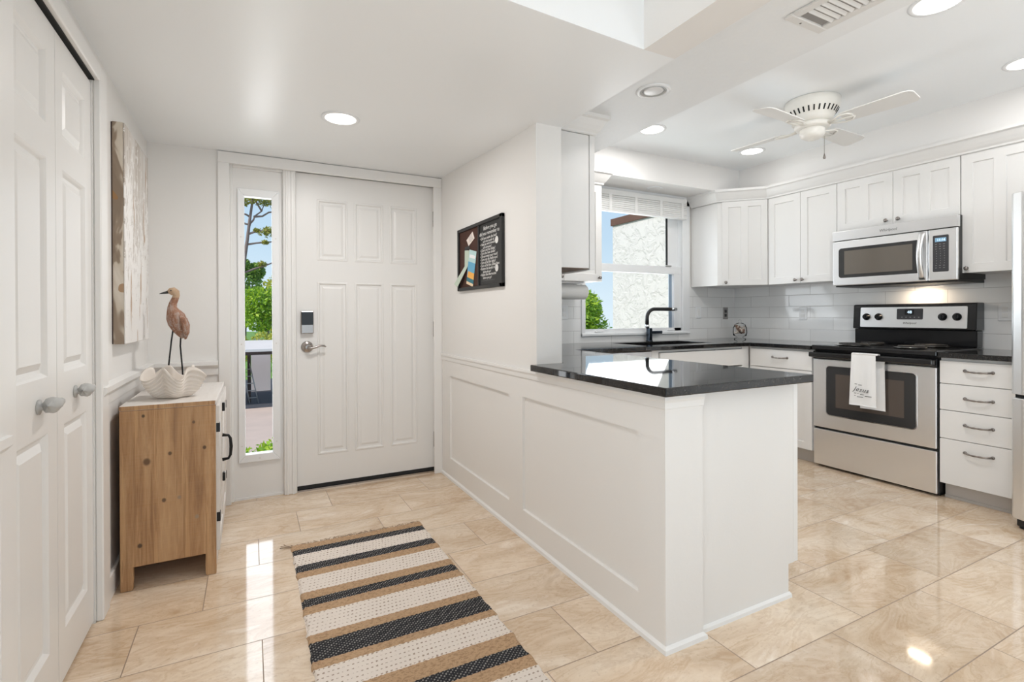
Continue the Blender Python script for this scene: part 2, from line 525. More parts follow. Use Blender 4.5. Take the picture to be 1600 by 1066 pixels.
M['darkwood'] = pmat('dark_brown_paint', (0.05, 0.03, 0.025), 0.7)
M['alu'] = pmat('ladder_aluminium', (0.40, 0.39, 0.38), 0.4, metal=0.5)
M['bark'] = pmat('grey_bark', (0.22, 0.17, 0.15), 0.9, var=0.3, bscale=12)
M['conc'] = pmat('concrete', (0.5, 0.48, 0.46), 0.9, var=0.1, bscale=5)

def leaf_mat(name, a, b_, c_):
    m, n, l, b = new_mat(name)
    g = G(n, l)
    gi = n.new('ShaderNodeNewGeometry')
    c = g.ramp(gi.outputs['Random Per Island'], [(0.0, a), (0.5, b_), (1.0, c_)])
    l.new(c, b.inputs['Base Color'])
    b.inputs['Roughness'].default_value = 0.55
    tr = n.new('ShaderNodeBsdfTranslucent')
    l.new(c, tr.inputs[0])
    mx = n.new('ShaderNodeMixShader')
    mx.inputs[0].default_value = 0.35
    l.new(b.outputs[0], mx.inputs[1])
    l.new(tr.outputs[0], mx.inputs[2])
    l.new(mx.outputs[0], n['Material Output'].inputs[0])
    return m
M['leaf'] = leaf_mat('bright_leaves', (0.15, 0.30, 0.02), (0.34, 0.54, 0.03), (0.56, 0.70, 0.05))
M['leafy'] = leaf_mat('yellow_green_leaves', (0.30, 0.34, 0.03), (0.52, 0.52, 0.05), (0.66, 0.60, 0.10))
M['leafd'] = leaf_mat('deep_leaves', (0.10, 0.21, 0.03), (0.22, 0.36, 0.05), (0.40, 0.54, 0.08))
M['needle'] = leaf_mat('pine_needles', (0.22, 0.26, 0.05), (0.40, 0.40, 0.07), (0.52, 0.46, 0.10))
M['yucca'] = leaf_mat('yucca_leaves', (0.35, 0.40, 0.36), (0.50, 0.55, 0.48), (0.65, 0.68, 0.58))

# ------------------------------------------------------------------ mesh helpers
class MB:
    """collects shapes into one bmesh, in world coordinates"""
    def __init__(s):
        s.b = bmesh.new()
    def _put(s, t):
        me = bpy.data.meshes.new('t')
        t.to_mesh(me)
        t.free()
        s.b.from_mesh(me)
        bpy.data.meshes.remove(me)
        return s
    def box(s, x0, x1, y0, y1, z0, z1, bev=0.0, seg=1):
        t = bmesh.new()
        vs = [t.verts.new((x, y, z)) for x in (x0, x1) for y in (y0, y1) for z in (z0, z1)]
        for f in ((0, 1, 3, 2), (4, 6, 7, 5), (0, 4, 5, 1), (2, 3, 7, 6), (0, 2, 6, 4), (1, 5, 7, 3)):
            t.faces.new([vs[i] for i in f])
        bmesh.ops.recalc_face_normals(t, faces=t.faces)
        if bev:
            bmesh.ops.bevel(t, geom=list(t.edges), offset=bev, segments=seg, profile=0.5, affect='EDGES')
        return s._put(t)
    def prism(s, pts, axis, a0, a1, bev=0.0):
        """polygon in the plane across 'axis', extruded from a0 to a1"""
        t = bmesh.new()
        def P(u, v, a):
            return {'x': (a, u, v), 'y': (u, a, v), 'z': (u, v, a)}[axis]
        A = [t.verts.new(P(u, v, a0)) for u, v in pts]
        B = [t.verts.new(P(u, v, a1)) for u, v in pts]
        t.faces.new(A)
        t.faces.new(B[::-1])
        k = len(pts)
        for i in range(k):
            t.faces.new((A[i], B[i], B[(i + 1) % k], A[(i + 1) % k]))
        bmesh.ops.recalc_face_normals(t, faces=t.faces)
        if bev:
            bmesh.ops.bevel(t, geom=list(t.edges), offset=bev, segments=1, profile=0.5, affect='EDGES')
        return s._put(t)
    def tube(s, pts, rad, seg=10, cap=True, flat=1.0):
        t = bmesh.new()
        pts = [Vector(p) for p in pts]
        rads = rad if isinstance(rad, (list, tuple)) else [rad] * len(pts)
        rings = []
        ref = None
        for i, p in enumerate(pts):
            d = (pts[min(i + 1, len(pts) - 1)] - pts[max(i - 1, 0)]).normalized()
            if ref is None:
                ref = Vector((0, 0, 1)) if abs(d.z) < 0.9 else Vector((1, 0, 0))
            a = d.cross(ref)
            if a.length < 1e-5:
                a = d.orthogonal()
            a.normalize()
            c = a.cross(d).normalized()
            ref = c
            rings.append([t.verts.new(p + (a * math.cos(2 * PI * k / seg) + c * flat * math.sin(2 * PI * k / seg)) * rads[i]) for k in range(seg)])
        for i in range(len(rings) - 1):
            for k in range(seg):
                t.faces.new((rings[i][k], rings[i][(k + 1) % seg], rings[i + 1][(k + 1) % seg], rings[i + 1][k]))
        if cap:
            t.faces.new(rings[0][::-1])
            t.faces.new(rings[-1])
        bmesh.ops.recalc_face_normals(t, faces=t.faces)
        for f in t.faces:
            f.smooth = len(f.verts) == 4
        return s._put(t)
    def lathe(s, prof, c, axis=(0, 0, 1), seg=24, cap=True):
        """prof = [(radius, height along axis)]"""
        t = bmesh.new()
        ax = Vector(axis).normalized()
        a = ax.orthogonal().normalized()
        b = ax.cross(a)
        c = Vector(c)
        rings = [[t.verts.new(c + ax * h + (a * math.cos(2 * PI * k / seg) + b * math.sin(2 * PI * k / seg)) * max(r, 1e-4)) for k in range(seg)] for r, h in prof]
        for i in range(len(rings) - 1):
            for k in range(seg):
                f = t.faces.new((rings[i][k], rings[i][(k + 1) % seg], rings[i + 1][(k + 1) % seg], rings[i + 1][k]))
                f.smooth = True
        if cap:
            t.faces.new(rings[0][::-1])
            t.faces.new(rings[-1])
        bmesh.ops.recalc_face_normals(t, faces=t.faces)
        return s._put(t)
    def sweep(s, path, prof, side=1, closed=False):
        """profile (offset outward, z) swept along a polyline in plan with mitred corners"""
        t = bmesh.new()
        P = [Vector((p[0], p[1])) for p in path]
        k = len(P)
        rings = []
        for i in range(k):
            d0 = (P[i] - P[i - 1]).normalized() if i > 0 else None
            d1 = (P[i + 1] - P[i]).normalized() if i < k - 1 else None
            n0 = Vector((d0.y, -d0.x)) * side if d0 else None
            n1 = Vector((d1.y, -d1.x)) * side if d1 else None
            if n0 is None:
                n_ = n1
            elif n1 is None:
                n_ = n0
            else:
                n_ = (n0 + n1).normalized()
                n_ = n_ / max(0.3, n_.dot(n0))
            rings.append([t.verts.new((P[i].x + n_.x * o, P[i].y + n_.y * o, z)) for o, z in prof])
        q = len(prof)
        for i in range(k - 1):
            for j in range(q):
                t.faces.new((rings[i][j], rings[i][(j + 1) % q], rings[i + 1][(j + 1) % q], rings[i + 1][j]))
        t.faces.new(rings[0])
        t.faces.new(rings[-1][::-1])
        bmesh.ops.recalc_face_normals(t, faces=t.faces)
        return s._put(t)
    def plate(s, fr, u0, u1, v0, v1, th, panels=(), prof=(), back=True):
        """slab with panels sunk or raised into its front; fr maps (u, v, d) to the world"""
        t = bmesh.new()
        V = lambda u, v, d: t.verts.new(fr(u, v, d))
        us = sorted({u0, u1, *[p[0] for p in panels], *[p[1] for p in panels]})
        vs = sorted({v0, v1, *[p[2] for p in panels], *[p[3] for p in panels]})
        cache = {}
        def gv(u, v):
            if (u, v) not in cache:
                cache[(u, v)] = V(u, v, 0)
            return cache[(u, v)]
        for a, b in zip(us, us[1:]):
            for c, d in zip(vs, vs[1:]):
                cu, cv = (a + b) / 2, (c + d) / 2
                if any(p[0] < cu < p[1] and p[2] < cv < p[3] for p in panels):
                    continue
                t.faces.new((gv(a, c), gv(b, c), gv(b, d), gv(a, d)))
        for p in panels:
            prev = None
            for ins, dep in list(prof):
                ring = [V(p[0] + ins, p[2] + ins, dep), V(p[1] - ins, p[2] + ins, dep), V(p[1] - ins, p[3] - ins, dep), V(p[0] + ins, p[3] - ins, dep)]
                if prev:
                    for i in range(4):
                        t.faces.new((prev[i], prev[(i + 1) % 4], ring[(i + 1) % 4], ring[i]))
                prev = ring
            t.faces.new(prev)
        A = [V(u0, v0, 0), V(u1, v0, 0), V(u1, v1, 0), V(u0, v1, 0)]
        B = [V(u0, v0, -th), V(u1, v0, -th), V(u1, v1, -th), V(u0, v1, -th)]
        for i in range(4):
            t.faces.new((A[i], B[i], B[(i + 1) % 4], A[(i + 1) % 4]))
        t.faces.new(B[::-1])
        bmesh.ops.remove_doubles(t, verts=t.verts, dist=1e-5)
        bmesh.ops.recalc_face_normals(t, faces=t.faces)
        return s._put(t)
    def quad(s, *p):
        t = bmesh.new()
        t.faces.new([t.verts.new(q) for q in p])
        return s._put(t)
    def raw(s, verts, faces, smooth=False):
        t = bmesh.new()
        vs = [t.verts.new(v) for v in verts]
        for f in faces:
            try:
                q = t.faces.new([vs[i] for i in f])
                q.smooth = smooth
            except ValueError:
                pass
        return s._put(t)
    def text(s, body, size, o, U, V, N=None, depth=0.0008, align='LEFT', shear=0.0, space=1.0):
        cu = bpy.data.curves.new('t', 'FONT')
        cu.body = body
        cu.size = size
        cu.extrude = depth
        cu.align_x = align
        cu.shear = shear
        cu.space_character = space
        cu.resolution_u = 2
        ob = bpy.data.objects.new('t', cu)
        COL.objects.link(ob)
        dg = bpy.context.evaluated_depsgraph_get()
        me = bpy.data.meshes.new_from_object(ob.evaluated_get(dg))
        U, V = Vector(U), Vector(V)
        N = U.cross(V)
        o = Vector(o)
        for v in me.vertices:
            v.co = o + U * v.co.x + V * v.co.y + N * v.co.z
        s.b.from_mesh(me)
        bpy.data.objects.remove(ob)
        bpy.data.curves.remove(cu)
        bpy.data.meshes.remove(me)
        return s

def frame(o, U, V, Nn):
    o, U, V, Nn = Vector(o), Vector(U), Vector(V), Vector(Nn)
    return lambda u, v, d: o + U * u + V * v + Nn * d

def obj(name, mb, mat, parent=None, origin=(0, 0, 0), smooth=None):
    """link a collected mesh as ONE object, parented when it is a part"""
    me = bpy.data.meshes.new(name)
    base = Vector(origin)
    if parent is not None:
        base = parent.matrix_basis.translation.copy()
        q = parent.parent
        while q is not None:
            base += q.matrix_basis.translation
            q = q.parent
    bmesh.ops.translate(mb.b, verts=mb.b.verts, vec=-base)
    mb.b.to_mesh(me)
    mb.b.free()
    me.materials.append(M[mat] if isinstance(mat, str) else mat)
    o = bpy.data.objects.new(name, me)
    COL.objects.link(o)
    if parent is None:
        o.location = base
    else:
        o.parent = parent
    if smooth:
        for p in me.polygons:
            p.use_smooth = True
    return o

def tag(o, label, cat, group=None, kind=None):
    o['label'] = label
    o['category'] = cat
    if group:
        o['group'] = group
    if kind:
        o['kind'] = kind
    return o

def thing(name, label, cat, loc, group=None, kind=None):
    o = bpy.data.objects.new(name, None)
    o.empty_display_size = 0.05
    o.location = loc
    COL.objects.link(o)
    return tag(o, label, cat, group, kind)

def struct(name, mb, mat, origin=(0, 0, 0)):
    o = obj(name, mb, mat, None, origin)
    o['kind'] = 'structure'
    return o

def sroot(name, loc):
    o = bpy.data.objects.new(name, None)
    o.empty_display_size = 0.05
    o.location = loc
    COL.objects.link(o)
    o['kind'] = 'structure'
    return o

def copy_tree(o, dx, label=None):
    c = o.copy()
    COL.objects.link(c)
    if label:
        c['label'] = label
    c.location = Vector(o.location) + Vector(dx)
    for ch in list(o.children):
        d = ch.copy()
        COL.objects.link(d)
        d.parent = c
        for g_ in list(ch.children):
            h = g_.copy()
            COL.objects.link(h)
            h.parent = d
    return c

# ------------------------------------------------------------------ room shell
XL, XW, YE, YK = -0.505, 4.33, 3.44, 3.49        # left wall, stove wall, entry wall, sink wall
XH0, XH1 = 1.215, 1.358                           # dividing wall faces

struct('floor', MB().box(-3.4, 4.6, -4.5, 3.56, -0.12, 0), 'floor')

w = MB()                                          # entry wall around the door unit
w.box(-0.66, -0.13, YE, 3.64, 0, 2.6).box(1.19, 1.358, YE, 3.64, 0, 2.6).box(-0.13, 1.19, YE, 3.64, 2.05, 2.6)
struct('wall_front', w, 'wall')
w = MB()                                          # sink wall around the kitchen window
w.box(1.358, 2.475, YK, 3.64, 0, 2.6).box(3.665, 4.48, YK, 3.64, 0, 2.6)
w.box(2.475, 3.665, YK, 3.64, 0, 0.955).box(2.475, 3.665, YK, 3.64, 2.165, 2.6)
struct('wall_kitchen_window', w, 'wall_kitchen')
struct('wall_right', MB().box(XW, 4.48, -4.5, 3.49, 0, 2.6), 'wall_kitchen')
w = MB()                                          # left wall with the closet opening
w.box(-0.64, XL, 2.345, 3.44, 0, 2.6).box(-0.64, XL, 1.575, 2.345, 1.995, 2.6).box(-0.64, XL, 0.35, 1.575, 0, 2.6)
struct('wall_left', w, 'wall')
w = MB()
w.box(-1.20, -1.15, 1.40, 2.60, 0, 2.6).box(-1.15, -0.64, 2.55, 2.60, 0, 2.6).box(-1.15, -0.64, 1.40, 1.45, 0, 2.6)
struct('wall_closet', w, 'wall')
w = MB()                                          # living room behind the camera
w.box(-3.4, -1.6, -4.5, -4.38, 0, 2.6).box(1.95, 2.25, -4.5, -4.38, 0, 2.6).box(4.15, 4.48, -4.5, -4.38, 0, 2.6)
w.box(-1.6, 4.15, -4.5, -4.38, 2.2, 2.6).box(2.25, 4.15, -4.5, -4.38, 0, 0.25)
struct('wall_back', w, 'wall')
w = MB()
w.box(-3.4, -3.28, -4.5, -3.05, 0, 2.6).box(-3.4, -3.28, -0.55, 0.5, 0, 2.6).box(-3.4, -3.28, -3.05, -0.55, 2.15, 2.6).box(-3.4, -3.28, -3.05, -0.55, 0, 0.45)
w.box(-3.28, -0.64, 0.38, 0.5, 0, 2.6)
struct('wall_living', w, 'wall')

# dividing wall: half height along the peninsula, full height towards the entry door
w = MB()
fr = frame((XH0, 0, 0), (0, -1, 0), (0, 0, 1), (-1, 0, 0))
w.plate(fr, -3.44, -1.249, 0, 0.854, 0.05, [(-3.275, -2.385, 0.14, 0.705), (-2.235, -1.382, 0.14, 0.71)],
        [(0, 0), (0.004, -0.012)])
w.box(XH0 + 0.05, 1.388, 1.249, 2.10, 0, 0.854).box(XH0 + 0.05, XH1, 2.10, 3.44, 0, 0.86)
w.box(XH0, XH1, 2.09, 3.49, 0.8545, 2.30)
struct('wall_divider', w, 'wall')
w = MB()
w.sweep([(1.388, 1.249), (XH0, 1.249), (XH0, 3.425)], [(0, 0.806), (0.005, 0.808), (0.007, 0.828), (0.012, 0.838), (0.012, 0.851), (0, 0.853)], side=-1)
struct('trim_1', w, 'trim')
w = MB()
w.sweep([(1.388, 1.277), (1.388, 1.249), (XH0, 1.249), (XH0, 3.44)], [(0, 0.0), (0.012, 0.0), (0.010, 0.014), (0, 0.022)], side=-1)
struct('baseboard_divider', w, 'trim')
struct('baseboard_peninsula', MB().sweep([(1.90, 1.277), (1.40, 1.277)], [(0, 0.0), (0.012, 0.0), (0.010, 0.012), (0, 0.018)], side=-1), 'trim')

# entry ceiling: slightly sagging plaster towards the dividing wall
def zc(x, y):
    a = min(1, max(0, (x + 0.5) / 1.72))
    b = min(1, max(0, (3.44 - y) / 1.30))
    b = b * b * (3 - 2 * b)
    return 2.095 + 0.010 * b * (1 - a) - 0.058 * a * b
nx, ny = 24, 28
vs, fs = [], []
for j in range(ny + 1):
    for i in range(nx + 1):
        x = XL - 0.01 + (XH1 - XL + 0.01) * i / nx
        y = 1.345 + (3.45 - 1.345) * j / ny
        vs.append((x, y, zc(x, y)))
for j in range(ny):
    for i in range(nx):
        a = j * (nx + 1) + i
        fs.append((a, a + nx + 1, a + nx + 2, a + 1))
k0 = len(vs)
def rim(ids):
    global vs, fs
    base = len(vs)
    n_ = len(ids)
    for i in ids:
        vs.append(vs[i])
    for i in ids:
        vs.append((vs[i][0], vs[i][1], 2.62))
    for q in range(n_ - 1):
        fs.append((base + q, base + q + 1, base + n_ + q + 1, base + n_ + q))
rim([i for i in range(nx + 1)])
rim([j * (nx + 1) + nx for j in range(ny + 1)])
struct('ceiling_entry', MB().raw(vs, fs, True), 'ceil')
struct('ceiling_header', MB().box(XH0, XH1, -1.2, 1.345, 2.037, 2.60), 'wall')
struct('ceiling_living', MB().box(-3.4, XH0, -4.5, 1.345, 2.50, 2.60), 'wall_kitchen')
struct('ceiling_soffit', MB().box(XH1 + 0.001, 2.087, -1.2, YK, 2.22, 2.60), 'ceil_tex')
struct('ceiling_tray', MB().box(2.087, 4.0, -1.2, 3.17, 2.44, 2.60), 'ceil_tray')
w = MB().box(2.087, 4.0, 3.17, YK, 2.22, 2.6).box(4.0, XW, -1.2, YK, 2.22, 2.6)
struct('ceiling_bulkhead', w, 'wall_kitchen')
struct('ceiling_dining', MB().box(XH0, 4.48, -4.5, -1.2, 2.50, 2.60), 'wall_kitchen')
struct('roof', MB().box(-4.0, 4.6, -5.6, 3.66, 2.66, 2.80), 'roof')  # unseen slab over the house, put in to keep the sun out

# left wall: chair rail, wainscot, baseboard and closet casing
rail = [(0, 0.775), (0.012, 0.778), (0.016, 0.815), (0.034, 0.835), (0.034, 0.855), (0, 0.86)]
struct('trim_2', MB().sweep([(XL, 2.36), (XL, YE), (-0.165, YE)], rail, side=1), 'trim')
struct('trim_3', MB().sweep([(XL, 0.36), (XL, 1.52)], rail, side=1).box(XL, -0.486, 0.36, 1.52, 0, 0.10, 0.003).box(XL, -0.493, 1.44, 1.52, 0.10, 0.78, 0.002).box(XL, -0.493, 0.36, 1.44, 0.66, 0.78, 0.002), 'trim')
w = MB()
w.box(XL, -0.490, 2.44, 3.44, 0.0, 0.10, 0.004).box(XL, -0.4975, 2.44, 3.44, 0.70, 0.776)
w.box(XL, -0.4975, 2.44, 2.53, 0.10, 0.70).box(XL, -0.4975, 3.36, 3.44, 0.10, 0.70).box(XL, -0.4975, 2.92, 3.02, 0.10, 0.70)
struct('baseboard_left', w, 'trim')
w = MB()                                          # casing and jambs of the closet
w.box(XL, -0.482, 2.345, 2.44, 0, 2.045, 0.004).box(XL, -0.482, 1.48, 1.575, 0, 2.045, 0.004).box(XL, -0.482, 1.575, 2.345, 1.985, 2.045, 0.004)
w.box(-0.64, XL, 2.338, 2.345, 0, 1.995).box(-0.64, XL, 1.575, 1.582, 0, 1.995).box(-0.64, XL, 1.582, 2.338, 1.988, 1.995)
struct('trim_4', w, 'trim')
struct('trim_5', MB().box(-0.545, -0.498, 1.583, 2.337, 1.9805, 1.9875), 'gap')   # track strip coloured dark for the shaded gap over the bifold leaves

# bifold closet leaves with shell shaped knobs
def bifold(name, y0, y1, knob_y, label):
    r = sroot(name, (-0.51, (y0 + y1) / 2, 0.012))
    fr_ = frame((-0.510, 0, 0), (0, 1, 0), (0, 0, 1), (1, 0, 0))
    a, b = y0 + 0.060, y1 - 0.085 if knob_y < (y0 + y1) / 2 + 0.1 else y1 - 0.085
    pan = [(y0 + 0.062, y1 - 0.075, 1.672, 1.880), (y0 + 0.062, y1 - 0.075, 0.950, 1.572), (y0 + 0.062, y1 - 0.075, 0.16, 0.790)]
    obj('leaf_panel', MB().plate(fr_, y0, y1, 0.012, 1.972, 0.032, pan,
        [(0, 0), (0.006, -0.005), (0.012, -0.012), (0.022, -0.013), (0.042, -0.003)]), 'door', r)
    kb = MB()
    z = 0.875
    kb.lathe([(0.020, 0), (0.021, 0.004), (0.010, 0.006), (0.008, 0.018)], (-0.510, knob_y, z), (1, 0, 0), 16)
    nseg, nr = 18, 12
    vv, ff = [], []
    for i in range(nr + 1):                       # scalloped shell body, tapering like a conch
        t = i / nr
        c = Vector((-0.486 + 0.010 * t, knob_y - 0.016 + 0.080 * t, z + 0.003 - 0.004 * t + 0.006 * t * t))
        rr = 0.0205 * (min(1, t / 0.16) ** 0.5) * (1 if t < 0.45 else 1 - 0.62 * ((t - 0.45) / 0.55) ** 0.8) + 0.001
        for k in range(nseg):
            a_ = 2 * PI * k / nseg
            q = rr * (1 + 0.07 * math.cos(a_ * 6 + t * 3) + 0.04 * math.sin(t * 26))
            vv.append(c + Vector((math.cos(a_) * q * 0.85, 0, math.sin(a_) * q)))
    for i in range(nr):
        for k in range(nseg):
            ff.append((i * nseg + k, i * nseg + (k + 1) % nseg, (i + 1) * nseg + (k + 1) % nseg, (i + 1) * nseg + k))
    ff.append(tuple(range(nseg)))
    ff.append(tuple(nr * nseg + k for k in range(nseg)))
    kb.raw(vv, ff, True)
    ko = obj('knob', kb, 'can', r)
    ko['label'] = label
    return r
bifold('door_2', 1.584, 1.9565, 1.806, 'grey shell shaped knob')
bifold('door_3', 1.9595, 2.336, 2.130, 'grey shell shaped knob')

# ------------------------------------------------------------------ entry door unit
w = MB()
w.box(-0.164, -0.102, 3.424, YE, 0, 2.0255, 0.003).box(1.156, XH0, 3.424, YE, 0, 2.0255, 0.003).box(-0.164, XH0, 3.4235, YE, 2.0255, 2.092, 0.003)
w.box(-0.130, -0.104, YE, 3.56, 0, 2.05).box(1.176, 1.19, YE, 3.56, 0, 2.05).box(-0.13, 1.19, YE, 3.56, 2.040, 2.05)
w.box(0.187, 0.261, 3.455, 3.56, 0, 2.04, 0.004).box(0.200, 0.214, 3.449, 3.46, 0, 2.035, 0.003).box(0.232, 0.252, 3.449, 3.46, 0, 2.035, 0.003)
w.box(-0.104, -0.088, 3.465, 3.50, 0, 2.035, 0.003).box(-0.088, 0.187, 3.465, 3.50, 2.018, 2.035, 0.003)
struct('trim_6', w, 'trim')
struct('trim_7', MB().box(0.262, 1.176, 3.47, 3.57, 0, 0.010), 'nickel')     # threshold
d1 = sroot('door_1', (0.717, 3.51, 0.012))
fr = frame((0, 3.49, 0), (1, 0, 0), (0, 0, 1), (0, -1, 0))
pan = []
for a, b in ((0.388, 0.582), (0.622, 0.816), (0.860, 1.052)):
    pan += [(a, b, 1.479, 1.876), (a, b, 0.217, 1.341)]
obj('door_slab', MB().plate(fr, 0.264, 1.174, 0.030, 2.034, 0.045, pan,
    [(0, 0), (0.004, 0.003), (0.012, 0.003), (0.018, -0.006), (0.030, -0.007), (0.044, -0.001), (0.047, -0.001)]), 'door', d1)
obj('door_sweep', MB().box(0.264, 1.174, 3.488, 3.53, 0.010, 0.032), 'gap', d1)
lk = obj('keypad_lock', MB().box(0.288, 0.364, 3.462, 3.49, 1.006, 1.150, 0.005, 2), 'nickel', d1)
obj('touch_screen', MB().box(0.291, 0.361, 3.4595, 3.464, 1.062, 1.146, 0.002), 'black', lk)
kb = MB().lathe([(0.037, 0), (0.036, 0.008), (0.030, 0.012), (0.013, 0.014), (0.012, 0.045)], (0.326, 3.49, 0.921), (0, -1, 0), 24)
lv = obj('lever_handle', kb, 'nickel', d1)
obj('lever', MB().tube([(0.322, 3.447, 0.921), (0.350, 3.446, 0.914), (0.375, 3.447, 0.920), (0.402, 3.449, 0.929), (0.425, 3.451, 0.926), (0.436, 3.452, 0.920)],
    [0.010, 0.009, 0.0075, 0.0065, 0.006, 0.004], 10), 'nickel', lv)
for z0 in (0.177, 0.968, 1.757):
    h = MB().tube([(1.1745, 3.486, z0), (1.1745, 3.486, z0 + 0.108)], 0.0055, 8).box(1.172, 1.186, 3.486, 3.4895, z0, z0 + 0.106)
    obj('hinge', h, 'nickel', d1)

w1 = sroot('window_1', (0.05, 3.50, 0))
obj('side_panel', MB().box(-0.088, -0.028, 3.49, 3.535, 0.0, 2.02).box(0.126, 0.188, 3.49, 3.535, 0.0, 2.02)
    .box(-0.028, 0.126, 3.49, 3.535, 0.0, 0.272).box(-0.028, 0.126, 3.49, 3.535, 1.852, 2.02).box(-0.088, 0.188, 3.482, 3.49, 0, 0.012), 'trim', w1)
fo, fi = (-0.063, 0.167, 0.226, 1.896), (-0.026, 0.124, 0.274, 1.850)
g_ = MB()
g_.prism([(fo[0], fo[2]), (fo[1], fo[2]), (fi[1], fi[2]), (fi[0], fi[2])], 'y', 3.474, 3.50, 0.003)
g_.prism([(fo[0], fo[3]), (fi[0], fi[3]), (fi[1], fi[3]), (fo[1], fo[3])], 'y', 3.474, 3.50, 0.003)
g_.prism([(fo[0], fo[2]), (fi[0], fi[2]), (fi[0], fi[3]), (fo[0], fo[3])], 'y', 3.474, 3.50, 0.003)
g_.prism([(fo[1], fo[2]), (fo[1], fo[3]), (fi[1], fi[3]), (fi[1], fi[2])], 'y', 3.474, 3.50, 0.003)
gf = obj('glazing_frame', g_, 'plastic', w1)
for x, z in ((0.052, 0.248), (-0.045, 0.33), (0.146, 0.34), (-0.045, 0.95), (0.146, 0.95), (-0.045, 1.6), (0.146, 1.6)):
    obj('screw_cap', MB().lathe([(0.0045, 0), (0.004, 0.002)], (x, 3.474, z), (0, -1, 0), 10), 'vent', gf)
obj('pane', MB().box(-0.030, 0.128, 3.512, 3.518, 0.268, 1.856), 'glass', w1)

# ------------------------------------------------------------------ kitchen window
w2 = sroot('window_2', (3.07, 3.52, 0.94))
cs = MB()
cs.box(2.452, 2.492, 3.470, YK, 0.94, 2.185, 0.003).box(3.600, 3.690, 3.470, YK, 0.94, 2.185, 0.003)
cs.box(2.452, 3.7125, 3.470, YK, 2.135, 2.2195, 0.002).box(2.452, 3.690, 3.462, YK, 0.94, 0.962, 0.003)
obj('casing', cs, 'plastic', w2)
fm = MB()
fm.box(2.475, 2.497, 3.485, 3.60, 0.955, 2.165).box(3.600, 3.665, 3.485, 3.60, 0.955, 2.165)
fm.box(2.475, 3.665, 3.49, 3.60, 2.125, 2.165).box(2.475, 3.665, 3.485, 3.60, 0.955, 0.970)
obj('window_frame', fm, 'plastic', w2)
ls = MB()
ls.box(2.492, 2.500, 3.492, 3.522, 0.965, 1.56, 0.002).box(3.512, 3.600, 3.492, 3.522, 0.965, 1.56, 0.002)
ls.box(2.492, 3.600, 3.492, 3.522, 0.962, 0.998, 0.002).box(2.492, 3.600, 3.490, 3.522, 1.495, 1.563, 0.003)
s1 = obj('lower_sash', ls, 'plastic', w2)
for x in (2.60, 3.42):
    obj('sash_lift', MB().box(x, x + 0.09, 3.478, 3.494, 0.972, 0.984, 0.004, 2), 'plastic', s1)
obj('sash_lock', MB().box(3.40, 3.47, 3.478, 3.50, 1.563, 1.575, 0.003), 'can', s1)
obj('shaded_jamb', MB().box(3.475, 3.513, 3.522, 3.526, 0.995, 1.497), 'shade', s1)  # outer jamb behind the lower glass, its shadow given as blue-grey colour
obj('lower_pane', MB().box(2.498, 3.515, 3.505, 3.510, 0.992, 1.500), 'glass', w2)
us = MB()
us.box(2.492, 2.500, 3.530, 3.560, 1.52, 2.13, 0.002).box(3.470, 3.600, 3.530, 3.560, 1.52, 2.13, 0.002)
us.box(2.492, 3.600, 3.530, 3.560, 1.520, 1.558, 0.002).box(2.492, 3.600, 3.530, 3.560, 2.10, 2.13, 0.002)
s2 = obj('upper_sash', us, 'plastic', w2)
obj('gasket', MB().box(3.458, 3.4715, 3.531, 3.545, 1.558, 2.10), 'gap', s2)
obj('upper_pane', MB().box(2.498, 3.465, 3.543, 3.548, 1.552, 2.105), 'glass', w2)

bl = thing('window_blind', 'white slatted blind drawn up at the head of the kitchen window', 'blind', (3.05, 3.45, 1.99))
obj('headrail', MB().box(2.475, 3.612, 3.425, 3.468, 2.140, 2.186, 0.003), 'slat', bl)
for i in range(7):
    z = 2.0195 + i * 0.0170
    obj('slat', MB().box(2.482, 3.606, 3.4205, 3.466, z, z + 0.0155, 0.005, 2), 'slat', bl)
obj('bottom_rail', MB().box(2.480, 3.608, 3.420, 3.467, 2.000, 2.018, 0.003), 'slat', bl)
for x in (2.70, 2.98, 3.27, 3.53):
    obj('ladder_tape', MB().box(x, x + 0.030, 3.4165, 3.419, 2.000, 2.142), 'slat', bl)

# ------------------------------------------------------------------ backsplash
w = MB()
w.box(1.36, 2.452, 3.482, YK, 0.885, 1.380).box(3.690, 4.33, 3.482, YK, 0.885, 1.380).box(2.452, 3.690, 3.482, YK, 0.885, 0.940)
struct('backsplash_window', w, 'tile_x')
struct('backsplash_stove', MB().box(4.322, XW, 0.9, 3.482, 0.885, 1.745), 'tile_y')

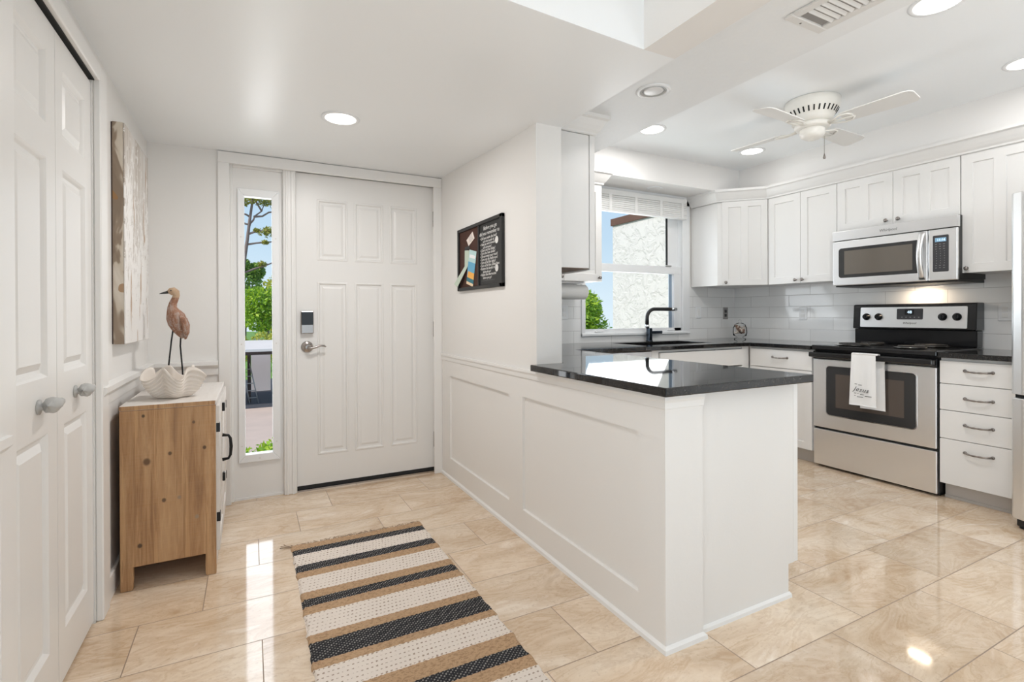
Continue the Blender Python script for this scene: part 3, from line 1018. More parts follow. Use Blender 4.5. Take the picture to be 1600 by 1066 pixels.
# ------------------------------------------------------------------ cabinets
SHK = [(0, 0), (0.003, -0.008)]
def shaker(fr_, u0, u1, v0, v1, two=False, th=0.02, st=0.056):
    if two:
        c = (u0 + u1) / 2
        pan = [(u0 + st, c - 0.028, v0 + st, v1 - st), (c + 0.028, u1 - st, v0 + st, v1 - st)]
    else:
        pan = [(u0 + st, u1 - st, v0 + st, v1 - st)]
    return MB().plate(fr_, u0, u1, v0, v1, th, pan, SHK)
def knob(pos, axis, parent):
    return obj('knob', MB().lathe([(0.006, 0), (0.005, 0.012), (0.011, 0.016), (0.0135, 0.022), (0.011, 0.028), (0.004, 0.030)], pos, axis, 14), 'pewter', parent)
def pull(pos, along, out, parent, ln=0.115):
    p, a, o = Vector(pos), Vector(along), Vector(out)
    m = MB()
    pts, rad = [], []
    for i in range(13):
        t = i / 12 * 2 - 1
        pts.append(p + a * (t * ln / 2) + o * (0.026 * (1 - abs(t) ** 4)) + Vector((0, 0, -0.004 * (1 - t * t))))
        rad.append(0.0038 + 0.0022 * (abs(math.sin(t * 7)) if abs(t) < 0.8 else 1))
    m.tube(pts, rad, 8)
    for s_ in (-1, 1):
        m.lathe([(0.010, 0), (0.009, 0.004), (0.004, 0.006)], p + a * (s_ * ln / 2), out, 12)
    return obj('pull', m, 'pewter', parent)

ZB, ZT = 1.376, 2.118
FX = frame((4.0, 0, 0), (0, 1, 0), (0, 0, 1), (-1, 0, 0))
def wall_cab(name, y0, y1, z0, label, doors, two):
    r = thing(name, label, 'cabinet', (4.17, (y0 + y1) / 2, z0), 'wall cabinets along the stove wall')
    obj('carcass', MB().box(4.0205, XW - 0.009, y0, y1, z0 + 0.003, ZT + 0.0003), 'cab', r)
    k = len(doors)
    for i, (ky, kz) in enumerate(doors):
        a = y0 + (y1 - y0) * i / k + 0.0015
        b = y0 + (y1 - y0) * (i + 1) / k - 0.0015
        dr = obj('door', shaker(FX, a, b, z0, ZT, two, 0.0195), 'cab', r)
        knob((4.0, ky, kz), (-1, 0, 0), dr)
    return r
wall_cab('wall_cabinet', 2.300, 2.880, ZB, 'white two door wall cabinet left of the microwave', [(2.566, 1.402), (2.626, 1.402)], False)
wall_cab('wall_cabinet', 1.540, 2.298, 1.745, 'short white two door wall cabinet above the microwave', [(1.880, 1.778), (1.956, 1.778)], True)
wall_cab('wall_cabinet', 1.165, 1.537, ZB, 'white wall cabinet between microwave and refrigerator top', [(1.504, 1.402)], True)

r = thing('corner_cabinet', 'white corner wall cabinet with slanted door right of the window', 'cabinet', (4.05, 3.22, ZB))
cc = MB().prism([(3.722, 3.481), (3.722, 3.178), (4.008, 2.888), (4.321, 2.888), (4.321, 3.481)], 'z', ZB + 0.002, ZT + 0.0003)
obj('carcass', cc, 'cab', r)
dv = Vector((4.0 - 3.72, 2.881 - 3.17, 0))
dl = dv.length
dv.normalize()
dn = Vector((dv.y, -dv.x, 0))
FD = frame((3.714, 3.164, 0), dv, (0, 0, 1), dn)
dr = obj('door', shaker(FD, 0.034, dl - 0.004, ZB, ZT, True, 0.0195, 0.05), 'cab', r)
knob(FD(0.062, 1.402, 0), dn, dr)

CROWN = [(0, 2.1188), (0.010, 2.122), (0.012, 2.132), (0.022, 2.144), (0.036, 2.165), (0.052, 2.192), (0.064, 2.200), (0.064, 2.2195), (0, 2.2195)]
c = obj('crown_molding', MB().sweep([(3.714, 3.468), (3.714, 3.172), (3.999, 2.881), (3.999, 1.165)], CROWN, side=1), 'cab', None, (3.95, 2.2, 2.11))
tag(c, 'white crown molding over the wall cabinets of the stove wall', 'molding')

r = thing('end_cabinet', 'white wall cabinet hung on the end of the dividing wall', 'cabinet', (1.52, 2.6, ZB))
obj('carcass', MB().box(XH1 + 0.001, 1.678, 2.302, 3.13, ZB + 0.002, ZT + 0.0003, 0.002), 'cab', r)
obj('underside', MB().box(XH1 + 0.004, 1.676, 2.306, 3.12, ZB - 0.001, ZB + 0.002), 'cab_in', r)
FY = frame((1.715, 0, 0), (0, 1, 0), (0, 0, 1), (1, 0, 0))
dr = obj('door', MB().plate(FY, 2.300, 2.70, ZB - 0.006, ZT, 0.034, [(2.356, 2.644, ZB + 0.05, ZT - 0.056)], SHK), 'cab', r)
knob((1.715, 2.66, 1.405), (1, 0, 0), dr)
dr = obj('door', MB().plate(FY, 2.703, 3.10, ZB - 0.006, ZT, 0.034, [(2.759, 3.044, ZB + 0.05, ZT - 0.056)], SHK), 'cab', r)
knob((1.715, 2.74, 1.405), (1, 0, 0), dr)
c = obj('crown_molding', MB().sweep([(XH1, 2.301), (1.716, 2.301), (1.716, 3.12)], CROWN, side=1), 'cab', None, (1.6, 2.5, 2.11))
tag(c, 'white crown molding on the cabinet at the end of the dividing wall', 'molding')
r = thing('sink_wall_cabinet', 'white wall cabinet above the paper towels left of the window', 'cabinet', (2.1, 3.3, ZB))
obj('carcass', MB().box(1.73, 2.418, 3.172, 3.481, ZB + 0.002, ZT + 0.0003, 0.002), 'cab', r)
FZ = frame((0, 3.151, 0), (1, 0, 0), (0, 0, 1), (0, -1, 0))
for a, b, kx in ((1.75, 2.068, 2.04), (2.071, 2.416, 2.385)):
    dr = obj('door', shaker(FZ, a, b, ZB, ZT, False, 0.0195), 'cab', r)
    knob((kx, 3.151, 1.405), (0, -1, 0), dr)
c = obj('crown_molding', MB().sweep([(1.79, 3.150), (2.419, 3.150), (2.419, 3.48)], CROWN, side=1), 'cab', None, (2.1, 3.2, 2.11))
tag(c, 'white crown molding on the cabinet left of the kitchen window', 'molding')

# base cabinets
r = thing('peninsula_cabinet', 'white base cabinet of the peninsula with a plain end panel', 'cabinet', (1.65, 2.0, 0))
obj('end_panel', MB().prism([(1.3885, 0), (1.894, 0), (1.894, 0.128), (1.925, 0.128), (1.925, 0.854), (1.3885, 0.854)], 'y', 1.277, 1.297), 'wall', r)
obj('carcass', MB().box(1.40, 1.924, 1.298, 2.84, 0.128, 0.852), 'cab', r)
obj('toe_kick', MB().box(1.85, 1.885, 1.30, 2.80, 0, 0.127), 'kick', r)
FP = frame((1.955, 0, 0), (0, 1, 0), (0, 0, 1), (1, 0, 0))
for a, b in ((1.279, 1.78), (1.784, 2.28), (2.284, 2.78)):
    dr = obj('door', MB().plate(FP, a, b, 0.128, 0.842, 0.026, [(a + 0.056, b - 0.056, 0.19, 0.78)], SHK), 'cab', r)
    knob((1.955, b - 0.03, 0.80), (1, 0, 0), dr)

r = thing('sink_cabinet', 'white base cabinet under the sink with flat false drawer front', 'cabinet', (3.17, 3.1, 0))
obj('carcass', MB().box(2.655, 3.70, 2.882, 3.47, 0.10, 0.66), 'cab', r)
obj('face_frame', MB().box(2.655, 2.72, 2.862, 2.881, 0.10, 0.852).box(3.640, 3.725, 2.862, 2.881, 0.10, 0.852).box(2.72, 3.64, 2.868, 2.881, 0.835, 0.852), 'cab', r)
obj('drawer_front', MB().box(2.724, 3.636, 2.845, 2.866, 0.70, 0.832, 0.002), 'cab', r)
FS = frame((0, 2.845, 0), (1, 0, 0), (0, 0, 1), (0, -1, 0))
for a, b, kx in ((2.724, 3.178, 3.15), (3.182, 3.636, 3.21)):
    dr = obj('door', shaker(FS, a, b, 0.10, 0.69), 'cab', r)
    knob((kx, 2.845, 0.655), (0, -1, 0), dr)
obj('toe_kick', MB().box(2.655, 3.76, 2.93, 2.95, 0, 0.098), 'kick', r)

r = thing('dishwasher', 'stainless dishwasher under the counter left of the sink', 'dishwasher', (2.35, 3.1, 0))
obj('tub', MB().box(2.06, 2.645, 2.885, 3.45, 0.10, 0.850), 'blackmat', r)
obj('door', MB().box(2.06, 2.645, 2.850, 2.884, 0.11, 0.848, 0.003), 'steel', r)
obj('handle', MB().tube([(2.12, 2.84, 0.76), (2.12, 2.815, 0.76), (2.59, 2.815, 0.76), (2.59, 2.84, 0.76)], 0.010, 10), 'steel', r)
obj('toe_kick', MB().box(2.06, 2.645, 2.93, 2.95, 0, 0.099), 'blackmat', r)

FB = frame((3.71, 0, 0), (0, 1, 0), (0, 0, 1), (-1, 0, 0))
r = thing('base_cabinet', 'white base cabinet with one drawer and door left of the range', 'cabinet', (4.0, 2.58, 0))
obj('carcass', MB().box(3.731, 4.32, 2.312, 2.860, 0.10, 0.852), 'cab', r)
dw = obj('drawer', MB().box(3.710, 3.730, 2.316, 2.836, 0.695, 0.838, 0.002), 'cab', r)
pull((3.710, 2.572, 0.778), (0, 1, 0), (-1, 0, 0), dw, 0.125)
dr = obj('door', shaker(FB, 2.316, 2.836, 0.102, 0.690), 'cab', r)
knob((3.71, 2.80, 0.65), (-1, 0, 0), dr)
obj('toe_kick', MB().box(3.775, 3.79, 2.312, 2.90, 0, 0.099), 'kick', r)

r = thing('drawer_cabinet', 'white base cabinet of four drawers between range and refrigerator', 'cabinet', (4.0, 1.36, 0))
obj('carcass', MB().box(3.731, 4.32, 1.165, 1.530, 0.10, 0.852), 'cab', r)
for z0, z1, pz in ((0.099, 0.367, 0.304), (0.371, 0.538, 0.464), (0.542, 0.697, 0.620), (0.701, 0.836, 0.783)):
    dw = obj('drawer', MB().box(3.710, 3.730, 1.168, 1.5295, z0, z1, 0.002), 'cab', r)
    pull((3.710, 1.345, pz), (0, 1, 0), (-1, 0, 0), dw, 0.125)
obj('toe_kick', MB().box(3.775, 3.79, 1.165, 1.527, 0, 0.099).box(3.768, 3.775, 1.165, 1.527, 0, 0.016), 'kick', r)

# ------------------------------------------------------------------ countertops
def slab(xs, ys, inside, z0, z1):
    t = bmesh.new()
    V = {}
    def v(i, j, z):
        k = (i, j, z)
        if k not in V:
            V[k] = t.verts.new((xs[i], ys[j], z))
        return V[k]
    n_, m_ = len(xs) - 1, len(ys) - 1
    IN = lambda i, j: 0 <= i < n_ and 0 <= j < m_ and inside((xs[i] + xs[i + 1]) / 2, (ys[j] + ys[j + 1]) / 2)
    for i in range(n_):
        for j in range(m_):
            if not IN(i, j):
                continue
            t.faces.new((v(i, j, z1), v(i + 1, j, z1), v(i + 1, j + 1, z1), v(i, j + 1, z1)))
            t.faces.new((v(i, j, z0), v(i, j + 1, z0), v(i + 1, j + 1, z0), v(i + 1, j, z0)))
            for di, dj, a, b in ((-1, 0, (i, j + 1), (i, j)), (1, 0, (i + 1, j), (i + 1, j + 1)), (0, -1, (i, j), (i + 1, j)), (0, 1, (i + 1, j + 1), (i, j + 1))):
                if not IN(i + di, j + dj):
                    t.faces.new((v(*a, z0), v(*b, z0), v(*b, z1), v(*a, z1)))
    bmesh.ops.dissolve_limit(t, angle_limit=0.01, verts=t.verts, edges=t.edges)
    bmesh.ops.recalc_face_normals(t, faces=t.faces)
    m = MB()
    m._put(t)
    return m
SX0, SX1, SY0, SY1 = 2.66, 3.42, 2.965, 3.345
def in_ct(x, y):
    if SX0 < x < SX1 and SY0 < y < SY1:
        return False
    if y < 2.82:
        return (1.176 < x < 1.946 and y < 2.085) or (1.358 < x < 1.946) or (x > 3.685 and y > 2.312)
    return x > 1.358
ct = obj('countertop', slab([1.176, 1.36, 1.946, SX0, SX1, 3.685, 4.321], [1.206, 2.085, 2.312, 2.82, SY0, SY1, 3.481], in_ct, 0.8545, 0.885), 'granite', None, (1.56, 1.65, 0.8545))
tag(ct, 'polished black granite countertop running over the peninsula and under the window', 'countertop')
bv = ct.modifiers.new('bevel', 'BEVEL')
bv.width = 0.004
bv.segments = 2
bv.limit_method = 'ANGLE'
c = obj('countertop', MB().box(3.685, 4.321, 1.165, 1.531, 0.8545, 0.885, 0.003), 'granite', None, (4.0, 1.35, 0.8545))
tag(c, 'short black granite countertop on the drawer cabinet right of the range', 'countertop')

sk = thing('sink', 'black undermount sink set into the counter below the window', 'sink', (3.04, 3.155, 0.68))
s_ = MB()
s_.box(SX0 - 0.012, SX0 + 0.004, SY0 - 0.012, SY1 + 0.012, 0.68, 0.8535).box(SX1 - 0.004, SX1 + 0.012, SY0 - 0.012, SY1 + 0.012, 0.68, 0.8535)
s_.box(SX0, SX1, SY0 - 0.012, SY0 + 0.004, 0.68, 0.8535).box(SX0, SX1, SY1 - 0.004, SY1 + 0.012, 0.68, 0.8535).box(SX0 - 0.012, SX1 + 0.012, SY0 - 0.012, SY1 + 0.012, 0.67, 0.684)
obj('basin', s_, 'blackmat', sk)
obj('drain', MB().lathe([(0.045, 0), (0.042, 0.004), (0.02, 0.003)], (3.04, 3.16, 0.684), (0, 0, 1), 20), 'chrome', sk)

fa = thing('faucet', 'dark angular kitchen faucet with a black arched spout before the window', 'faucet', (3.141, 3.42, 0.885))
obj('body', MB().box(3.122, 3.162, 3.400, 3.440, 0.8855, 1.000, 0.004).lathe([(0.030, 0), (0.030, 0.006)], (3.142, 3.42, 0.8852), (0, 0, 1), 20), 'gunmetal', fa)
obj('handle', MB().box(3.162, 3.290, 3.410, 3.430, 0.948, 0.976, 0.005, 2), 'gunmetal', fa)
obj('collar', MB().lathe([(0.019, 0), (0.019, 0.03)], (3.118, 3.42, 1.000), (0, 0, 1), 18), 'chrome', fa)
pts = [(3.116, 3.42, 1.03), (3.116, 3.42, 1.09)]
for i in range(1, 9):
    a = i / 8 * PI / 2
    pts.append((3.116 + 0.085 * (1 - math.cos(a)), 3.42, 1.09 + 0.078 * math.sin(a)))
pts.append((3.40, 3.42, 1.168))
obj('spout', MB().tube(pts, 0.0165, 14), 'blackmat', fa)
obj('spout_tip', MB().tube([(3.40, 3.42, 1.168), (3.462, 3.42, 1.168)], 0.0168, 14), 'chrome', fa)

# ------------------------------------------------------------------ range
rg = thing('range', 'freestanding stainless electric range with black cooktop', 'range', (4.0, 1.92, 0))
RY0, RY1 = 1.5385, 2.3045
obj('body', MB().box(3.735, 4.315, RY0, RY1, 0.022, 0.855).box(3.76, 4.30, RY0 + 0.01, RY1 - 0.01, 0.0, 0.022), 'blackmat', rg)
obj('storage_drawer', MB().box(3.712, 3.735, RY0 + 0.006, RY1 - 0.002, 0.018, 0.278, 0.004, 2), 'steel', rg)
FR = frame((3.708, 0, 0), (0, 1, 0), (0, 0, 1), (-1, 0, 0))
od = obj('oven_door', MB().box(3.708, 3.734, RY0 + 0.006, RY1 - 0.002, 0.294, 0.790, 0.004, 2), 'steel', rg)
def rrect(u0, u1, v0, v1, r_, n_=5):
    out = []
    for cx, cy, a0 in ((u1 - r_, v0 + r_, -PI / 2), (u1 - r_, v1 - r_, 0), (u0 + r_, v1 - r_, PI / 2), (u0 + r_, v0 + r_, PI)):
        for i in range(n_ + 1):
            a = a0 + i / n_ * PI / 2
            out.append((cx + r_ * math.cos(a), cy + r_ * math.sin(a)))
    return out
obj('window_rim', MB().prism(rrect(1.645, 2.212, 0.386, 0.750, 0.028), 'x', 3.7055, 3.709), 'chrome', od)
obj('window_border', MB().prism(rrect(1.651, 2.206, 0.392, 0.744, 0.024), 'x', 3.7045, 3.708), 'ovendark', od)
obj('oven_window', MB().box(3.7035, 3.706, 1.715, 2.140, 0.452, 0.690), 'ovenglass', od)
obj('door_band', MB().box(3.706, 3.734, RY0 + 0.004, RY1, 0.791, 0.846, 0.003), 'black', od)
hb = MB().prism([(3.655, 0.800), (3.655, 0.832), (3.662, 0.842), (3.690, 0.842), (3.690, 0.834), (3.672, 0.826), (3.672, 0.800)], 'y', RY0 + 0.002, RY1 + 0.004)
hb = MB()
hb.box(3.652, 3.672, RY0 + 0.004, RY1 + 0.002, 0.806, 0.842, 0.007, 2)
for y in (RY0 + 0.004, RY1 - 0.022):
    hb.box(3.665, 3.708, y, y + 0.02, 0.806, 0.840, 0.004)
obj('handle', hb, 'black', od)
ck = obj('cooktop', MB().box(3.690, 4.24, RY0 - 0.002, RY1 + 0.002, 0.858, 0.892, 0.006, 2), 'black', rg)
for bx, by, br in ((3.84, 2.10, 0.098), (3.84, 1.74, 0.078), (4.09, 2.10, 0.078), (4.09, 1.74, 0.098)):
    b_ = obj('burner', MB().lathe([(br * 0.3, 0.000), (br * 0.8, 0.000), (br * 1.12, 0.006), (br * 1.15, 0.009), (br * 1.0, 0.008)], (bx, by, 0.8925), (0, 0, 1), 32), 'drip', ck)
    sp = []
    for i in range(90):
        a = i / 89 * 4 * 2 * PI
        q = br * (0.18 + 0.76 * i / 89)
        sp.append((bx + q * math.cos(a), by + q * math.sin(a), 0.907))
    obj('coil', MB().tube(sp, 0.0048, 6), 'blackmat', b_)
bg = obj('backguard', MB().box(4.235, 4.318, RY0 + 0.004, RY1 - 0.006, 0.892, 1.006, 0.004)
    .prism([(4.200, 1.008), (4.212, 1.186), (4.225, 1.192), (4.318, 1.192), (4.318, 1.008)], 'y', RY0 - 0.004, RY1 - 0.010, 0.004), 'black', rg)
tl_ = (4.2115 - 4.2012) / 0.160
PX = lambda z: 4.2005 + tl_ * (z - 1.012)
FG = lambda u, v, d: Vector((PX(v) - d, u, v))
def slant(u0, u1, v0, v1, d, rr=0.006):
    pts_ = rrect(u0, u1, v0, v1, rr, 3)
    k = len(pts_)
    vv = [FG(u, v, d) for u, v in pts_] + [FG(u, v, -0.002) for u, v in pts_]
    ff = [tuple(range(k)), tuple(range(2 * k - 1, k - 1, -1))] + [(i, k + i, k + (i + 1) % k, (i + 1) % k) for i in range(k)]
    return MB().raw(vv, ff)
cp = obj('control_panel', slant(1.582, 2.240, 1.020, 1.168, 0.003), 'steel', bg)
dp = obj('clock_panel', slant(1.830, 1.992, 1.078, 1.156, 0.0045), 'keypad', bg)
obj('display', slant(1.885, 1.940, 1.112, 1.150, 0.0052, 0.002), 'black', dp)
obj('digits', MB().text('48', 0.030, FG(1.926, 1.121, 0.0056), (0, -1, 0), (0, 0, 1), depth=0.0002), 'digits', dp)
bt = MB()
for i in range(5):
    bt.box(PX(1.094) - 0.0058, PX(1.094) - 0.0045, 1.850 + i * 0.026, 1.858 + i * 0.026, 1.0925, 1.0955)
obj('button_lettering', bt, 'can', dp)
obj('logo', MB().text('Whirlpool', 0.020, FG(1.912, 1.046, 0.0036), (0, -1, 0), (0, 0, 1), depth=0.0003, align='CENTER', shear=0.3), 'ink', cp)
for y in (2.196, 2.112, 1.716, 1.636):
    kk = MB().lathe([(0.026, 0), (0.026, 0.004), (0.021, 0.007), (0.019, 0.022), (0.016, 0.025)], FG(y, 1.097, 0.003), (-1, 0, 0.06), 22)
    kk.box(PX(1.097) - 0.034, PX(1.097) - 0.010, y - 0.005, y + 0.005, 1.078, 1.116, 0.002)
    obj('burner_knob', kk, 'black', bg)

# tea towel over the oven handle
tw = thing('dish_towel', 'white tea towel with dark script hanging on the oven door handle', 'towel', (3.66, 1.91, 0.82))
def cloth(y0, y1, top_w, x_front, zt, zb, nfold, ph, skew0=0.0, skew1=0.0, amp=0.006):
    nu, nv = 30, 36
    vv, ff = [], []
    for layer in (0, 1):
        for j in range(nv + 1):
            t = j / nv
            for i in range(nu + 1):
                s = i / nu
                z = zt + (zb - zt) * t
                y = y1 + (y0 - y1) * s + (skew1 * (1 - s) + skew0 * s) * t
                x = x_front - amp * math.sin(s * nfold * PI + ph) * min(1, t * 2.5) * (0.6 + 0.4 * t) + 0.0016 * layer
                vv.append((x, y, z))
    q = (nu + 1) * (nv + 1)
    for j in range(nv):
        for i in range(nu):
            a = j * (nu + 1) + i
            ff.append((a, a + 1, a + nu + 2, a + nu + 1))
            ff.append((q + a, q + a + nu + 1, q + a + nu + 2, q + a + 1))
    edge = [i for i in range(nu + 1)] + [j * (nu + 1) + nu for j in range(1, nv + 1)] + [nv * (nu + 1) + i for i in range(nu - 1, -1, -1)] + [j * (nu + 1) for j in range(nv - 1, 0, -1)]
    for i in range(len(edge)):
        a, b = edge[i], edge[(i + 1) % len(edge)]
        ff.append((a, b, q + b, q + a))
    return MB().raw(vv, ff, True)
fm_ = cloth(1.848, 1.998, 0.15, 3.640, 0.850, 0.502, 3.2, 0.4, -0.004, 0.014)
over = []                                          # fold over the handle
for i in range(9):
    a = PI * i / 8
    over.append((3.657 - 0.0165 * math.cos(a), 0.846 + 0.010 * math.sin(a)))
over += [(x + 0.0016, z - 0.002) if i < 4 else (x - 0.0016, z - 0.002) for i, (x, z) in reversed(list(enumerate(over)))]
fm_.prism(over, 'y', 1.838, 1.998)
fl = obj('front_fold', fm_, 'towel', tw)
bk = cloth(1.817, 1.985, 0.15, 3.6860, 0.838, 0.480, 2.2, 1.4, -0.006, -0.02, 0.003)
obj('back_fold', bk, 'towel', tw)
pt = MB()
pt.text('Jesus', 0.042, (3.6320, 1.982, 0.602), (0, -1, -0.10), (0, 0, 1), depth=0.0004, shear=0.5, space=1.1)
for (ya, yb, z) in ((1.972, 1.958, 0.645), (1.950, 1.928, 0.640), (1.976, 1.962, 0.583), (1.955, 1.948, 0.581), (1.938, 1.915, 0.577), (1.909, 1.868, 0.569), (1.975, 1.967, 0.566), (1.958, 1.920, 0.560)):
    pt.box(3.6312, 3.6322, yb, ya, z, z + 0.0035)
obj('lettering', pt, 'ink', fl)

# ------------------------------------------------------------------ microwave
mw = thing('microwave', 'stainless microwave hung above the range', 'microwave', (4.13, 1.91, 1.33))
obj('body', MB().box(3.952, 4.319, 1.530, 2.290, 1.345, 1.742), 'blackmat', mw)
obj('base_pan', MB().box(3.960, 4.319, 1.536, 2.284, 1.322, 1.344), 'blackmat', mw)
ft = obj('vent_band', MB().prism([(3.932, 1.668), (3.926, 1.735), (3.932, 1.740), (3.965, 1.740), (3.965, 1.668)], 'y', 1.527, 2.292, 0.002), 'steel', mw)
obj('logo', MB().text('Whirlpool', 0.026, (3.9274, 1.916, 1.694), (0, -1, 0), (0, 0, 1), depth=0.0006, align='CENTER', shear=0.25), 'greyink', ft)
dd = obj('door', MB().box(3.930, 3.952, 1.6855, 2.290, 1.332, 1.662, 0.005, 2), 'steel', mw)
obj('window_border', MB().prism(rrect(1.728, 2.246, 1.388, 1.608, 0.02), 'x', 3.9285, 3.931), 'ovendark', dd)
obj('window_screen', MB().box(3.9276, 3.929, 1.770, 2.205, 1.412, 1.586), 'mwglass', dd)
hp = []
for i in range(15):
    t = i / 14
    hp.append((3.930 - 0.040 * math.sin(PI * t), 1.716, 1.345 + 0.310 * t))
obj('handle', MB().tube(hp, [0.019 - 0.003 * math.sin(PI * i / 14) for i in range(15)], 14, flat=0.45), 'steelv', dd)
pn = obj('control_panel', MB().box(3.930, 3.952, 1.527, 1.682, 1.332, 1.662, 0.005, 2), 'steel', mw)
kp = obj('keypad', MB().prism(rrect(1.572, 1.656, 1.388, 1.622, 0.006, 3), 'x', 3.9285, 3.931), 'keypad', pn)
obj('display', MB().box(3.9278, 3.929, 1.585, 1.644, 1.580, 1.606), 'display', kp)
obj('digits', MB().text('11:16', 0.020, (3.9276, 1.634, 1.586), (0, -1, 0), (0, 0, 1), depth=0.0002), 'digits', kp)
bt = MB()
for j in range(11):
    for i in range(3):
        y = 1.592 + i * 0.021
        z = 1.564 - j * 0.0152
        bt.box(3.9279, 3.929, y, y + (0.009 if j < 3 or j > 8 else 0.004), z, z + 0.003)
obj('button_lettering', bt, 'greyink', kp)

l_ = bpy.data.lights.new('cooktop_lamp', 'AREA')
l_.shape = 'RECTANGLE'
l_.size, l_.size_y = 0.05, 0.12
l_.energy = 0.9
l_.color = (1.0, 0.80, 0.58)
lo = bpy.data.objects.new('cooktop_lamp', l_)
COL.objects.link(lo)
lo.parent = mw
lo.location = (4.22 - 4.13, 1.86 - 1.91, 1.318 - 1.33)

# ------------------------------------------------------------------ refrigerator
rf = thing('refrigerator', 'tall stainless refrigerator at the right edge beyond the drawer cabinet', 'refrigerator', (3.9, 0.72, 0))
obj('cabinet', MB().box(3.60, 4.30, 0.27, 1.148, 0.05, 1.725), 'can', rf)
def frdoor(z0, z1):
    t_ = [(3.598, 0.255), (3.54, 0.255), (3.512, 0.30), (3.503, 0.45), (3.500, 0.70), (3.503, 0.95), (3.512, 1.10), (3.530, 1.140), (3.545, 1.150), (3.598, 1.150)]
    return MB().prism(t_, 'z', z0, z1, 0.003)
obj('upper_door', frdoor(0.700, 1.745), 'steelv', rf)
obj('freezer_door', frdoor(0.055, 0.680), 'steelv', rf)
obj('upper_handle', MB().tube([(3.50, 0.34, 0.85), (3.45, 0.34, 0.85), (3.45, 0.34, 1.55), (3.50, 0.34, 1.55)], 0.011, 10), 'steelv', rf)
obj('freezer_handle', MB().tube([(3.51, 0.40, 0.62), (3.45, 0.40, 0.62), (3.45, 1.0, 0.62), (3.51, 1.0, 0.62)], 0.011, 10), 'steelv', rf)
obj('door_gasket', MB().box(3.545, 3.60, 0.28, 1.135, 0.681, 0.699), 'gap', rf)
for y in (0.32, 1.085):
    obj('foot', MB().box(3.545, 3.62, y, y + 0.045, 0.012, 0.052, 0.004).lathe([(0.02, 0), (0.02, 0.012)], (3.57, y + 0.022, 0.0), (0, 0, 1), 12), 'blackmat', rf)

# ------------------------------------------------------------------ small wall plates
def plate_thing(name, label, pos, axis, mat, slots):
    x, y, z = pos
    r_ = thing(name, label, 'switch' if 'switch' in name else 'outlet', pos)
    if axis == 'y':
        obj('cover_plate', MB().box(x - 0.036, x + 0.036, y - 0.006, y, z - 0.058, z + 0.058, 0.003), mat, r_)
        bx = lambda a, b, c, d, q: MB().box(x + a, x + b, y - 0.009, y - 0.005, z + c, z + d, 0.001)
    else:
        obj('cover_plate', MB().box(x - 0.006, x, y - 0.036, y + 0.036, z - 0.058, z + 0.058, 0.003), mat, r_)
        bx = lambda a, b, c, d, q: MB().box(x - 0.009, x - 0.005, y + a, y + b, z + c, z + d, 0.001)
    for s in slots:
        obj(s[0], bx(*s[1:5], 0), s[5], r_)
    return r_
OUT = [('socket', -0.016, 0.016, 0.006, 0.034, 'slat'), ('socket', -0.016, 0.016, -0.034, -0.006, 'slat')]
plate_thing('light_switch', 'white light switch on tile right of the window', (3.814, 3.482, 1.140), 'y', 'plastic', [('rocker', -0.014, 0.014, -0.032, 0.032, 'slat')])
plate_thing('steel_outlet', 'grey steel outlet plate on tile beside the corner', (4.185, 3.482, 1.130), 'y', 'metalplate', [('socket', -0.014, 0.014, 0.006, 0.034, 'keypad'), ('socket', -0.014, 0.014, -0.034, -0.006, 'keypad')])
plate_thing('wall_outlet', 'white outlet on the tile left of the range', (4.322, 2.772, 1.125), 'x', 'plastic', OUT)
plate_thing('wall_outlet', 'white outlet on the tile beside the refrigerator', (4.322, 1.432, 1.127), 'x', 'plastic', OUT)
plate_thing('wall_outlet', 'white outlet on the tile below the paper towels', (2.285, 3.482, 1.140), 'y', 'plastic', OUT)

# ------------------------------------------------------------------ paper towels and shell jar
pt = thing('paper_towel_holder', 'white paper towel roll mounted under the cabinet left of the window', 'paper towels', (2.21, 3.30, 1.30))
rl = MB().lathe([(0.020, 0), (0.056, 0), (0.059, 0.004), (0.059, 0.271), (0.056, 0.275), (0.020, 0.275)], (2.085, 3.30, 1.300), (1, 0, 0), 28)
obj('roll', rl, 'paper', pt)
obj('bracket', MB().box(2.078, 2.083, 3.28, 3.32, 1.285, 1.376).box(2.078, 2.33, 3.27, 3.33, 1.366, 1.3775), 'plastic', pt)
obj('rod', MB().tube([(2.080, 3.30, 1.300), (2.366, 3.30, 1.300)], 0.012, 10), 'plastic', pt)

jx, jy = 4.075, 3.225
jr = thing('shell_jar', 'small glass jar of seashells in the counter corner', 'jar', (jx, jy, 0.885))
prof = [(0.050, 0.0), (0.052, 0.004), (0.048, 0.010), (0.026, 0.016), (0.030, 0.024), (0.056, 0.034), (0.062, 0.060), (0.060, 0.110), (0.050, 0.128)]
prof += [(r_ - 0.003, h_) for r_, h_ in reversed(prof[5:])] + [(0.010, 0.036)]
obj('glass', MB().lathe(prof, (jx, jy, 0.8852), (0, 0, 1), 28), 'glass', jr)
obj('lid', MB().lathe([(0.051, 0.129), (0.050, 0.135), (0.030, 0.150), (0.010, 0.156), (0.008, 0.162), (0.013, 0.170), (0.010, 0.180), (0.002, 0.184)], (jx, jy, 0.8852), (0, 0, 1), 24), 'glass', jr)
M['sh1'] = pmat('seashell_cream', (0.78, 0.70, 0.62), 0.5)
M['sh2'] = pmat('seashell_brown', (0.24, 0.15, 0.11), 0.5)
M['sh3'] = pmat('seashell_grey', (0.52, 0.47, 0.43), 0.5)
